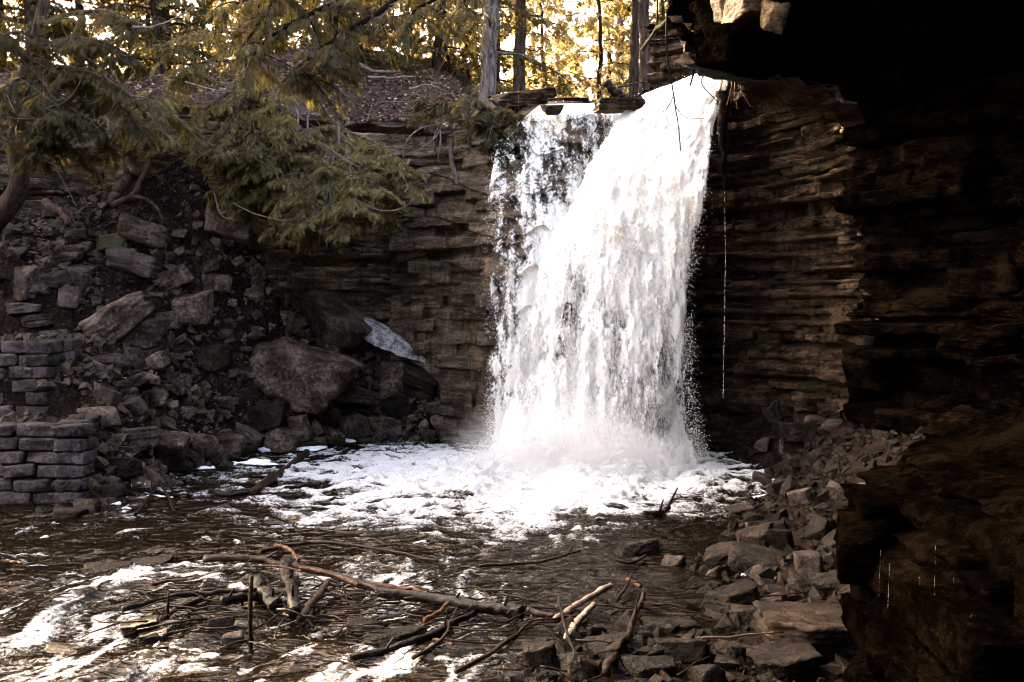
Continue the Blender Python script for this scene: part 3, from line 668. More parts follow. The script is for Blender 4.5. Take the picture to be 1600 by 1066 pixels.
#@@OBJECTS
# ---------------------------------------------------------------- dry-stone walls on the left
def stone_wall(label, runs, z0, courses, hgt, depth=0.42):
    w = tag(empty('stone_wall', (*runs[0][0], z0)), label, 'wall'); o0 = np.array(w.location)
    r = np.random.default_rng(len(label))
    for (p, q) in runs:
        p = np.array(p, float); q = np.array(q, float); L = np.linalg.norm(q - p); t = (q - p) / L; nrm = np.array([t[1], -t[0]])
        for c in range(courses):
            s = -r.uniform(0, 0.25) if c % 2 else 0.0
            while s < L - 0.05:
                b = r.uniform(0.34, 0.78); b = b if s + b < L - 0.18 else L - s
                e0 = max(s, 0.0); ww = s + b - e0
                if ww > 0.06:
                    mid = p + t * (e0 + ww / 2) - nrm * (depth / 2 - r.uniform(0.0, 0.055)) - nrm * 0.02 * c
                    obj('stone', BR['rock_masonry'][r.integers(8)], None, w, (mid[0] - o0[0], mid[1] - o0[1], (c + 0.5) * hgt + r.normal(0, 0.006)),
                        (r.normal(0, 0.03), r.normal(0, 0.03), math.atan2(t[1], t[0]) + r.normal(0, 0.05)), (ww * r.uniform(0.92, 0.98), depth * r.uniform(0.85, 1.1), hgt * r.uniform(0.82, 0.99)))
                s += b
    return w
stone_wall('dry-stone wall of grey blocks standing at the water edge, bottom left', [((-8.6, 14.95), (-6.52, 14.85)), ((-6.50, 14.9), (-7.0, 17.0))], -0.02, 6, 0.205)
stone_wall('dark dry-stone wall on the higher terrace behind the water-edge wall', [((-10.6, 16.75), (-7.88, 16.7)), ((-7.86, 16.75), (-8.0, 19.2))], 1.1, 6, 0.22)

# ---------------------------------------------------------------- stones one can pick out
ROCKS = []; UID = [0]
def stone(px, py, wpx, hpx, label, kind='rock_talus', shape='b', tilt=0.0, thick=0.7, name='boulder', up=0.0, idx=None, yaw=None, sink=0.25):
    """px, py: where its middle shows; wpx, hpx: its size in the photo; tilt: lean in degrees"""
    p, d = hit(px, py + hpx * 0.32, True)
    sx, sz = wpx / FPX * d / 2 / 0.82, hpx / FPX * d / 2 / 0.82
    UID[0] += 1; r = np.random.default_rng(900 + UID[0])
    ms = RB[kind][2]; me = ms[(idx if idx is not None else r.integers(4)) + (4 if shape == 's' else 0)] if wpx > 45 else RB[kind][0 if shape == 'b' else 1][r.integers(8)]
    sy = thick * sx
    o = obj(name, me, None, None, (p[0], p[1] + sy * 0.3, p[2] + sz * (0.82 - sink) + up), (r.normal(0, 0.22), math.radians(-tilt) + r.normal(0, 0.08), (r.normal(0, 0.3) if yaw is None else yaw)), (sx, sy, sz))
    tag(o, label, 'rock'); ROCKS.append((p[0], p[1], max(sx, sy)))
    return o
TAL = [
    (180, 500, 118, 48, 'long grey slab leaning diagonally on the rubble beside the terrace wall', 'rock_talus', 's', 36),
    (215, 525, 70, 50, 'dark squat rock wedged under the long leaning slab', 'rock_talus', 'b', 10),
    (296, 490, 62, 52, 'speckled grey boulder right of the long leaning slab', 'rock_talus', 'b', 0),
    (262, 503, 34, 26, 'small rock tucked between the leaning slab and the speckled boulder', 'rock_talus', 'b', 0),
    (450, 568, 150, 100, 'huge rounded brown boulder sunk in the slope below the cliff corner', 'rock_talus', 'b', -12),
    (512, 505, 118, 78, 'large wedge-shaped slab leaning against the cliff foot', 'rock_talus', 'b', -24),
    (535, 478, 46, 38, 'flat-topped stone on the upper end of the large wedge-shaped slab', 'rock_talus', 'b', -10),
    (607, 597, 34, 56, 'narrow upright stone below the snow patch', 'rock_talus', 's', 6),
    (657, 597, 84, 46, 'broad tilted slab below the snow patch, next to the narrow upright stone', 'rock_brown', 's', -26),
    (690, 577, 52, 30, 'slanting stone at the right end of the snow patch', 'rock_talus', 's', -22),
    (558, 622, 74, 26, 'thin pale grey slab lying flat above the pool edge', 'rock_pale', 's', -3),
    (258, 708, 54, 66, 'dark upright block standing by the water near the stone wall', 'rock_talus', 'b', 0),
    (206, 688, 62, 36, 'flat-topped pale block between the stone wall and the dark upright block', 'rock_pale', 's', 4),
    (218, 366, 78, 32, 'long overhanging slab on top of the rubble slope', 'rock_talus', 's', -6),
    (176, 383, 52, 34, 'blocky stone left of the long overhanging slab', 'rock_talus', 'b', 6),
    (205, 412, 84, 30, 'broad tan slab under the long overhanging slab', 'rock_pale', 's', -12),
    (265, 436, 54, 26, 'grey block tilted up to the right, high on the rubble slope', 'rock_talus', 's', 30),
    (108, 466, 38, 38, 'pale squared block on the stepped stones above the terrace', 'rock_pale', 'b', 0),
    (40, 440, 46, 50, 'dark upright boulder at the left edge above the terrace', 'rock_talus', 'b', 0),
    (82, 437, 44, 22, 'flat step stone left of the tan slab', 'rock_pale', 's', 3),
    (118, 437, 36, 26, 'angular step stone next to the flat step stone', 'rock_pale', 'b', -8),
    (62, 452, 42, 18, 'low step stone above the terrace, under the flat step stone', 'rock_pale', 's', 0),
    (112, 366, 40, 14, 'uppermost thin stone of the rough stone steps', 'rock_pale', 's', 0),
    (106, 388, 42, 13, 'second thin stone down the rough stone steps', 'rock_pale', 's', 2),
    (100, 403, 40, 15, 'third thin stone down the rough stone steps', 'rock_talus', 's', -2),
    (118, 420, 60, 13, 'wide thin stone at the foot of the rough stone steps', 'rock_pale', 's', 2),
    (38, 484, 60, 16, 'flat paving stone on the terrace by the left edge', 'rock_pale', 's', 0),
    (60, 502, 56, 18, 'flat paving stone in the middle of the terrace', 'rock_pale', 's', 2),
    (88, 522, 50, 16, 'flat paving stone at the outer corner of the terrace', 'rock_pale', 's', 0),
    (238, 545, 36, 34, 'dark pointed stone halfway down the slope', 'rock_talus', 'b', -20),
    (236, 572, 46, 28, 'blue-grey wedge stone below the dark pointed stone', 'rock_talus', 'b', 12),
    (208, 562, 34, 30, 'squat brown stone left of the blue-grey wedge stone', 'rock_talus', 'b', 0),
    (208, 600, 40, 22, 'small sloping stone in the middle of the rubble', 'rock_talus', 's', 20),
    (232, 592, 34, 16, 'thin stone leaning on the small sloping stone', 'rock_talus', 's', -18),
    (325, 565, 54, 44, 'brown boulder in the middle of the rubble slope', 'rock_brown', 'b', 0),
    (162, 625, 44, 36, 'brown block right of the terrace wall', 'rock_talus', 'b', -10),
    (208, 640, 36, 30, 'pale rounded stone above the flat-topped pale block', 'rock_pale', 'b', 0),
    (240, 625, 34, 28, 'dark angular stone right of the pale rounded stone', 'rock_talus', 'b', 25),
    (162, 655, 40, 34, 'weathered grey block at the back end of the stone wall', 'rock_talus', 'b', 0),
    (385, 684, 48, 26, 'long smooth stone by the white foam at the water edge', 'rock_pale', 's', -28),
    (353, 700, 52, 36, 'blue-grey boulder at the water edge with foam in front', 'rock_talus', 'b', 0),
    (315, 700, 42, 36, 'rough stone right of the dark upright block', 'rock_talus', 'b', 0),
    (410, 655, 60, 44, 'brown stone above the long smooth stone', 'rock_brown', 'b', 10),
    (440, 690, 62, 40, 'dark wet boulder at the water edge, mid bank', 'rock_talus', 'b', -8),
    (468, 672, 34, 44, 'upright pointed stone at the water edge', 'rock_talus', 'b', 12),
    (553, 668, 40, 36, 'dark triangular stone at the pool edge', 'rock_talus', 'b', 20),
    (608, 670, 38, 30, 'wet stone washed by foam left of the falls', 'rock_talus', 'b', 0),
    (520, 605, 50, 36, 'squared stone right of the huge rounded boulder', 'rock_talus', 'b', -14),
    (620, 640, 50, 30, 'flat brown stone above the wet stone left of the falls', 'rock_brown', 's', 6),
    (735, 615, 46, 40, 'brown boulder at the foot of the cliff next to the falls', 'rock_brown', 'b', 0),
    (750, 592, 34, 12, 'small pale flat stone beside the falls', 'rock_pale', 's', 0),
    (338, 440, 44, 22, 'low stone on the bare soil below the cliff', 'rock_talus', 'b', 0),
    (350, 350, 70, 46, 'grey rock jutting from the soil under the roots', 'rock_talus', 's', -10),
    (275, 735, 40, 14, 'low stone in the shallows below the dark upright block', 'rock_brown', 's', 0),
    (190, 735, 52, 34, 'brown stone at the foot of the flat-topped pale block', 'rock_brown', 'b', 0),
    (175, 770, 40, 24, 'small stone in the shallows by the wall corner', 'rock_brown', 'b', 0),
    (135, 795, 36, 28, 'tan angular stone in the shallows below the stone wall', 'rock_brown', 'b', 10),
    (105, 805, 42, 20, 'flat tan stone in the shallows, nearest the wall', 'rock_brown', 's', 0),
    (90, 780, 30, 16, 'small grey stone at the foot of the stone wall', 'rock_talus', 'b', 0)]
for a in TAL: stone(*a, sink=0.62 if a[2] > 140 else 0.25)
RIG = [
    (1232, 628, 80, 50, 'pale leaf-shaped slab leaning at the foot of the right cliff', 'rock_pale', 's', 34),
    (1265, 678, 66, 34, 'rough brown block below the pale leaf-shaped slab', 'rock_brown', 'b', -10),
    (1282, 658, 42, 12, 'thin pale flat stone lying on the rough brown block', 'rock_pale', 's', 0),
    (1232, 698, 24, 34, 'small upright grey stone at the right water edge', 'rock_talus', 'b', 0),
    (1110, 674, 36, 30, 'round tan stone beside the foot of the falls on the right', 'rock_brown', 'b', 0),
    (1190, 753, 30, 26, 'pointed tan stone at the edge of the foam', 'rock_pale', 'b', 0),
    (1218, 765, 36, 30, 'triangular brown stone behind the pointed tan stone', 'rock_brown', 'b', 18),
    (1240, 770, 34, 38, 'tilted brown slab right of the triangular brown stone', 'rock_brown', 's', 50),
    (1158, 798, 40, 15, 'pale flat stone lying in the shallows right of the pool', 'rock_pale', 's', 8),
    (1180, 880, 84, 40, 'wide brown boulder in the right shallows', 'rock_brown', 'b', 0),
    (1265, 885, 42, 46, 'round pale boulder with dark bands on the right bank', 'rock_pale', 'b', 0),
    (1275, 990, 176, 60, 'big flat brown slab at the lower right', 'rock_brown', 's', 2),
    (1225, 1040, 110, 46, 'brown slab at the bottom edge below the big flat slab', 'rock_brown', 's', 0),
    (1180, 842, 58, 34, 'tilted brown stone above the wide brown boulder', 'rock_brown', 'b', 30),
    (1220, 845, 40, 36, 'squared brown stone on the right bank', 'rock_brown', 'b', 0),
    (1130, 870, 60, 24, 'brown slab tilted out of the shallows', 'rock_brown', 's', 30),
    (1345, 873, 34, 14, 'small tan flat stone at the edge of the dark ledge', 'rock_pale', 's', 0),
    (1150, 940, 80, 40, 'low brown rock awash left of the big flat slab', 'rock_brown', 'b', 0),
    (1170, 965, 46, 30, 'brown block beside the low rock awash', 'rock_brown', 'b', 0),
    (1210, 945, 40, 22, 'small light stone above the big flat slab', 'rock_pale', 's', 20),
    (1255, 920, 50, 30, 'brown stone below the round pale boulder', 'rock_brown', 'b', -12),
    (1300, 915, 60, 28, 'long stone right of the round pale boulder', 'rock_brown', 's', 10),
    (950, 1018, 56, 44, 'squared brown rock in the rapids between the driftwood sticks', 'rock_brown', 'b', 14),
    (905, 1045, 54, 40, 'tan rock at the bottom edge below the birch sticks', 'rock_brown', 'b', -20),
    (845, 1030, 46, 44, 'dark rock left of the birch sticks', 'rock_brown', 'b', 0),
    (1045, 970, 66, 34, 'wet rock with white water running over it', 'rock_brown', 'b', 0),
    (1015, 1050, 60, 40, 'wet rounded rock at the bottom edge right of the curved stick', 'rock_brown', 'b', 0),
    (1070, 1020, 70, 36, 'dark wet rock in the shallows near the bottom edge', 'rock_brown', 'b', 0),
    (1130, 1015, 44, 20, 'small orange-tan stone in the shallows', 'rock_pale', 's', 0),
    (1000, 858, 52, 22, 'tan stone just under the surface in the middle of the stream', 'rock_brown', 's', 10),
    (610, 1005, 96, 30, 'flat brown rock under the driftwood logs', 'rock_brown', 's', 4),
    (570, 985, 60, 26, 'wet rock left of the flat rock under the logs', 'rock_brown', 's', 0),
    (215, 983, 60, 24, 'brown stone below the thin sticks at the left', 'rock_brown', 's', 8),
    (240, 995, 46, 16, 'long tan stone in front of the brown stone at the left', 'rock_brown', 's', 14),
    (346, 975, 36, 20, 'tan rounded stone in the left rapids', 'rock_pale', 'b', 0),
    (364, 1000, 34, 20, 'pale rough stone in front of the tan rounded stone', 'rock_pale', 'b', 0),
    (160, 885, 70, 26, 'rounded stone with water pouring over it at the left', 'rock_brown', 'b', 0),
    (230, 875, 66, 22, 'second rounded stone under the rushing water at the left', 'rock_brown', 'b', 0),
    (110, 1010, 90, 22, 'long dark stone in the rapids at the lower left', 'rock_brown', 's', 0)]
for a in RIG: stone(*a, sink=0.38, up=-0.10 if 'water' in a[4] or 'rapids at the lower left' in a[4] else 0.0)

# loose stones scattered over the slope and the bank, then fine rubble
r_ = np.random.default_rng(5)
ZONES = [('loose angular stone on the rubble slope left of the falls', 'stones of the rubble slope', 'rock_talus', 118, lambda r: (r.uniform(-8.3, -2.2), r.uniform(15.4, 23.2)), lambda x, y, z: 0.08 < z < 4.6 and y < 23.4, (0.10, 0.30)),
         ('loose stone lying at the foot of the cliff just left of the falls', 'stones at the cliff foot', 'rock_talus', 26, lambda r: (r.uniform(-3.6, -0.5), r.uniform(21.6, 23.6)), lambda x, y, z: z > 0.1, (0.10, 0.24)),
         ('loose brown stone on the right bank between water and cliff', 'stones of the right bank', 'rock_brown', 84, lambda r: (r.uniform(2.4, 6.0), r.uniform(8.6, 19.5)), lambda x, y, z: -0.06 < z < 1.5, (0.08, 0.22)),
         ('brown stone awash in the shallows at the lower right', 'stones in the shallows', 'rock_brown', 66, lambda r: (r.uniform(-0.3, 2.9), r.uniform(7.6, 12.8)), lambda x, y, z: z > -0.33, (0.08, 0.2))]
LM = [(180, 500, 'the long leaning slab'), (296, 490, 'the speckled boulder'), (450, 568, 'the huge rounded boulder'), (512, 505, 'the wedge-shaped slab'), (612, 540, 'the snow strip'), (120, 720, 'the water-edge wall'), (258, 708, 'the dark upright block'),
      (558, 622, 'the thin pale slab'), (218, 366, 'the long overhanging slab'), (106, 395, 'the rough stone steps'), (353, 700, 'the blue-grey boulder'), (325, 565, 'the brown mid-slope boulder'), (236, 572, 'the blue-grey wedge stone'), (410, 655, 'the brown stone by the foam'), (657, 597, 'the broad tilted slab'), (735, 615, 'the boulder by the falls'),
      (1232, 628, 'the leaf-shaped slab'), (1265, 678, 'the rough brown block'), (1190, 753, 'the pointed tan stone'), (1180, 880, 'the wide brown boulder'), (1265, 885, 'the round pale boulder'), (1275, 990, 'the big flat slab'), (1345, 873, 'the dark ledge'), (1330, 740, 'the shaded upper bank'), (920, 975, 'the birch sticks'), (975, 1010, 'the crooked branch'), (1150, 940, 'the low rock awash'), (1070, 1020, 'the dark wet rock')]
LM = [(*hit(x, y, True)[0][:2], t) for x, y, t in LM]
def where(x, y):
    best = min(LM, key=lambda q: (q[0] - x) ** 2 + (q[1] - y) ** 2); dx, dy = x - best[0], y - best[1]; dist = math.hypot(dx, dy)
    far = 'just ' if dist < 0.7 else '' if dist < 1.5 else 'well '
    return far + (('right of ' if dx > 0 else 'left of ') if abs(dx) > abs(dy) else ('behind ' if dy > 0 else 'in front of ')) + best[2]
for lab, grp, mt, cnt, samp, ok, (s0, s1) in ZONES:
    n = 0
    for _ in range(cnt * 40):
        if n >= cnt: break
        x, y = samp(r_); z = float(gz(np.array(x), np.array(y)))
        if not ok(x, y, z) or (x < -6.4 and y < 17.3) or (x < -7.7 and y < 19.3): continue
        s = s0 + (s1 - s0) * r_.random() ** 2.2
        if any((x - a) ** 2 + (y - b) ** 2 < (0.75 * (c * 0.8 + s)) ** 2 for a, b, c in ROCKS): continue
        ROCKS.append((x, y, s)); n += 1
        mt2 = 'rock_pale' if r_.random() < 0.24 else mt
        me = RB[mt2][0 if r_.random() < 0.55 else 1][r_.integers(8)]
        o = obj('loose_stone', me, None, None, (x, y, z + s * 0.18), (r_.normal(0, 0.4), r_.normal(0, 0.4), r_.uniform(0, 6.3)), (s * r_.uniform(0.8, 1.3), s * r_.uniform(0.7, 1.1), s * r_.uniform(0.4, 0.85)))
        sz = 'fist-sized' if s < s0 + 0.12 * (s1 - s0) else 'small' if s < s0 + 0.35 * (s1 - s0) else 'larger'; hue = 'pale' if mt2 == 'rock_pale' else 'brown' if mt2 == 'rock_brown' else 'grey'
        loc = where(x, y); tag(o, f'{sz} {hue} loose {"slab" if me in RB[mt2][1] else "stone"} {loc}', 'rock', f'loose stones {loc}')
def rubble(name, mat, n, samp, ok, s0, s1, seed):
    r = np.random.default_rng(seed); parts = []
    tm = []
    for i in range(5):       # angular chips
        bm = bmesh.new()
        for q in r.uniform(-1, 1, (13, 3)): bm.verts.new(q * np.array([1, 0.85, 0.75]) / max(0.75, np.abs(q).max()))
        res = bmesh.ops.convex_hull(bm, input=bm.verts[:]); bmesh.ops.delete(bm, geom=[v for v in bm.verts if not v.link_faces], context='VERTS')
        bmesh.ops.triangulate(bm, faces=bm.faces[:]); bm.verts.index_update()
        tm.append((np.array([v.co[:] for v in bm.verts]), np.array([[v.index for v in f.verts] for f in bm.faces]))); bm.free()
    xy = np.array([samp(r) for _ in range(n)]); z = gz(xy[:, 0], xy[:, 1]); k = ok(xy[:, 0], xy[:, 1], z); xy, z = xy[k], z[k]
    s = s0 + (s1 - s0) * r.random(len(xy)) ** 3; g = r.integers(0, 5, len(xy)); R = rotmats(len(xy), r)
    for i in range(5):
        j = g == i
        parts.append(scatterVF(tm[i][0], tm[i][1], np.c_[xy[j], z[j] + s[j] * 0.2], R[j], s[j][:, None] * r.uniform(0.55, 1.15, (j.sum(), 3))))
    V, F = joinVF(parts)
    return tag(obj(name, fmesh(name, V, F, False), M[mat]), kind='stuff')
tag(rubble('rubble', 'rock_talus', 11000, lambda r: (r.uniform(-12.5, -0.4), r.uniform(14.5, 23.9)), lambda x, y, z: (z > -0.1) & ~((x < -6.3) & (y < 15.0)), 0.03, 0.19, 31), 'small broken stones covering the rubble slope left of the falls', 'rubble')
tag(rubble('gravel', 'rock_brown', 7000, lambda r: (r.uniform(-0.3, 6.8), r.uniform(7.3, 21)), lambda x, y, z: z > -0.28, 0.025, 0.13, 32), 'brown gravel covering the right bank and shallows', 'gravel')
tag(rubble('bed_gravel', 'rock_brown', 2200, lambda r: (r.uniform(-8, 0.5), r.uniform(7.3, 14.5)), lambda x, y, z: z > -0.6, 0.04, 0.14, 33), 'dark pebbles on the stream bed showing through the water', 'gravel')

# blocks of the overhang nose and the lip of the falls
def placed_rock(px, py, d, w, h, label, mat, shape='b', tilt=0, yaw=0, thick=0.8, name='boulder', idx=0):
    p = P(px, py, d); sx, sz = w / FPX * d / 2 / 0.82, h / FPX * d / 2 / 0.82
    return tag(obj(name, RB[mat][2][idx + (4 if shape == 's' else 0)], None, None, p, (0.08, math.radians(-tilt), yaw), (sx, sx * thick, sz)), label, 'rock')
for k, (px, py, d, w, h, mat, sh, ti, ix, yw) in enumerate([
        (1160, 72, 16.0, 130, 78, 'rock_shade_black', 'b', -6, 1, 0.3), (1092, 22, 16.8, 70, 90, 'rock_shade_dark', 'b', 12, 2, 0.8), (1128, 40, 16.5, 60, 70, 'rock_shade_dark', 'b', 0, 0, 1.2), (1180, 8, 12.6, 70, 64, 'rock_sunlit', 'b', 4, 3, 0.12), (1166, 74, 12.5, 104, 60, 'rock_shade_black', 'b', -5, 1, 0.3), (1120, 30, 13.6, 44, 70, 'rock_shade_dark', 'b', 6, 2, 0.5),
        (1140, 4, 13.0, 50, 56, 'rock_sunlit', 'b', 8, 1, 0.2), (1207, 36, 12.3, 30, 62, 'rock_sunlit', 'b', -8, 2, 0.1), (1062, 30, 17.2, 34, 24, 'rock_shade_black', 's', -30, 1, 0), (1235, 78, 16.2, 90, 70, 'rock_shade_black', 'b', 0, 0, 2), (1290, 60, 15.5, 120, 90, 'rock_shade_black', 's', 4, 2, 2.5)]):
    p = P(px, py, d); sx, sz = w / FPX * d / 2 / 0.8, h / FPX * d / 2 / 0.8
    obj('overhang_block', RB[mat][2][ix + (4 if sh == 's' else 0)], None, cliff_over, p, (0.1, math.radians(-ti), yw), (sx, sx * 0.9, sz))  # sunlit blocks coloured paler, shaded ones near-black: light and shade in the colour
placed_rock(970, 164, 20.15, 80, 20, 'dark wet slab at the lip of the falls splitting the water', 'rock_wet', 's', 3, 0.1, 0.7, idx=1)
placed_rock(862, 172, 20.8, 26, 16, 'small black rock at the lip between the thin cascades', 'rock_wet', 'b', 0, 0.3, 0.7, idx=2)
placed_rock(1030, 158, 20.6, 60, 22, 'low dark ledge under the main chute at the lip', 'rock_shade_black', 's', 0, 0, 0.7, idx=3)
placed_rock(885, 163, 22.0, 70, 12, 'mossy flat ledge behind the thin cascades', 'rock_wet', 's', 0, 0, 1.0, idx=0)
placed_rock(815, 158, 22.9, 80, 26, 'dark bank stone above the thin cascades', 'rock_wet', 'b', 2, 0, 1.0, idx=2)
placed_rock(1368, 766, 11.2, 56, 16, 'tan rock snout poking out of the dark right bank', 'rock_pale', 's', 6, 0.3, 1.0, idx=1)
placed_rock(1497, 668, 11.6, 90, 34, 'pale slanting stone, coloured dark for the shade of the right cliff', 'rock_shade_dark', 's', 32, 0.2, 0.8, idx=2)
placed_rock(1530, 535, 11.8, 110, 28, 'shelf of rock jutting from the dark right cliff', 'rock_shade_dark', 's', 6, 0.2, 0.8, idx=3)

# snow patch and foam clumps
def pad(name, p, sx, sy, sz, mat, seed, label, cat, rot=(0, 0, 0), group=None):
    bm = bmesh.new(); bmesh.ops.create_icosphere(bm, subdivisions=4, radius=1)
    X = np.array([v.co[:] for v in bm.verts]); F = np.array([[v.index for v in f.verts] for f in bm.faces]); bm.free()
    X[:, 2] = np.where(X[:, 2] < 0, X[:, 2] * 0.3, X[:, 2])
    X *= (1 + (1.1 if name == 'snow_patch' else 0.55) * fbm(X * 1.8 + seed, 5, seed))[:, None]
    return tag(obj(name, fmesh(name, X, F), M[mat], None, p, rot, (sx, sy, sz)), label, cat, group)
ga, gb = hit(560, 505)[0], hit(668, 558)[0]; ga = ga[:2]; gb = gb[:2] + np.array([0, -0.15]); za, zb_ = gz(*ga) + 0.12, gz(*gb) + 0.12; ga = ga - np.array([0, 0.75]); gb = gb - np.array([0, 0.75])
S_, T_ = np.meshgrid(np.linspace(0, 1, 70), np.linspace(-1, 1, 22)); nr = np.array([gb[1] - ga[1], ga[0] - gb[0]]) / np.linalg.norm(gb - ga)
wd_ = (0.30 * np.sin(np.pi * S_ ** 0.8) ** 0.7 + 0.02) * (1 + 0.7 * fbm(np.stack([S_ * 5, np.sign(T_) * 3, 0 * S_], -1), 3, 14))
XY_ = ga + (gb - ga) * S_[..., None] + nr * (T_ * wd_ + 0.10 * np.sin(S_ * 5))[..., None]
Z_ = np.maximum(gz(XY_[..., 0], XY_[..., 1]), za + (zb_ - za) * S_ - 0.25 * T_ * wd_) + 0.05 + 0.20 * np.clip(1 - np.abs(T_) ** 2.5, 0, 1) * np.sin(np.pi * S_) ** 0.5 + 0.03 * fbm(np.stack([S_ * 12, T_ * 3, 0 * S_], -1), 3, 15) * (1 - np.abs(T_))
Z_[[0, -1], :] -= 0.15; Z_[:, [0, -1]] -= 0.15
tag(obj('snow_patch', fmesh('snow_patch', np.concatenate([XY_, Z_[..., None]], -1).reshape(-1, 3), gridF(22, 70)), M['old_snow']), 'dirty strip of old snow lying along the foot of the left cliff', 'snow')
p0, d0 = hit(566, 496); pad('snow_patch', (p0[0], p0[1], p0[2] + 0.08), 0.12, 0.1, 0.06, 'old_snow', 4, 'small scrap of old snow above the long snow strip', 'snow', (0.3, 0.4, 0))
for k, (px, py, w, h, lab) in enumerate([
        (213, 758, 26, 18, 'white foam clump stuck by the fork of dead branches'), (230, 778, 70, 7, 'thin white foam raft floating beside the fork of dead branches'), (315, 730, 40, 9, 'white foam strip at the foot of the rough stone'),
        (395, 722, 60, 16, 'large white foam pile against the bank'), (412, 702, 26, 14, 'rounded foam cap on the dark wet boulder'), (352, 724, 44, 8, 'white foam line joining the strip and the large pile'), (260, 746, 28, 6, 'small foam fleck below the dark upright block'), (480, 700, 60, 10, 'foam sheet along the bank before the pool'),
        (183, 787, 14, 10, 'tiny round foam clump among tan stones'), (197, 796, 14, 9, 'tiny foam scrap beside the round foam clump'), (1197, 776, 34, 9, 'white foam patch trapped behind the flat stone on the right'), (1212, 755, 20, 12, 'white foam scrap between the pointed stones on the right'), (1186, 850, 14, 8, 'small foam scrap on the tilted brown stone'), (1161, 899, 10, 8, 'tiny foam fleck under the wide brown boulder'), (535, 688, 40, 9, 'foam tongue lapping at the dark triangular stone')]):
    p, d = hit(px, py + h * 0.3, True); wz = max(float(water_z(p[0], p[1])), p[2])
    pad('foam_clump', (p[0], p[1], wz + 0.015), w / FPX * d / 2, w / FPX * d / 2 * 0.6, max(0.02, h / FPX * d * 0.4), 'foam', 20 + k, lab, 'foam')

# ---------------------------------------------------------------- driftwood
def stick(pts, thick, mat, label, name='driftwood_stick', lift=0.05, taper=0.8, sides=9, forks=(), cat='driftwood', depth=None, seed=0):
    """pts: course in the photo, laid on the water or bank below; thick in photo pixels"""
    W = []; ds = []
    for k, q in enumerate(pts):
        if depth is not None: W.append(P(q[0], q[1], depth if np.isscalar(depth) else depth[k])); ds.append(depth if np.isscalar(depth) else depth[k])
        else:
            p, d = hit(q[0], q[1] + (q[2] if len(q) > 2 else 0), True)
            hz = (q[2] / FPX * d if len(q) > 2 else 0)
            W.append(p + np.array([0, 0, lift + hz])); ds.append(d)
    rad = thick / FPX * np.mean(ds) / 2; n = max(20, 12 * len(W))
    C = smooth_curve(W, n); C = C + rad * 0.5 * np.stack([fbm(np.stack([np.arange(n) * 0.17, np.full(n, seed * 7.0 + c), np.zeros(n)], 1), 2, seed) for c in range(3)], 1)
    R = rad * np.linspace(1, taper, n); o = tube(name, C, R, M[mat], None, sides + 3, 0.42, seed)
    tag(o, label, cat)
    if thick > 12 and depth is None: forks = list(forks) + [(0.25 + 0.1 * (seed % 3), 0.9, 0.14, 0.4), (0.6, -2.2 + 0.3 * (seed % 4), 0.10, 0.5), (0.82, 1.3, 0.2, 0.3)]
    for f, ang, ln, rs in forks:
        i = int(f * (n - 1)); t = C[min(i + 1, n - 1)] - C[i - 1]; t /= np.linalg.norm(t)
        up = np.array([0, -0.35, 1.0]); dr = t * math.cos(ang) + up * math.sin(ang); dr /= np.linalg.norm(dr)
        bend = C[i] + dr[None] * np.linspace(0, ln, 7)[:, None] + np.array([0.06, 0, 0.04]) * (np.linspace(0, 1, 7) ** 2)[:, None] * ln
        tube('twig', bend, rad * rs * np.linspace(1, 0.45, 7), M[mat], o, 6, 0.1, seed + 3)
    return o
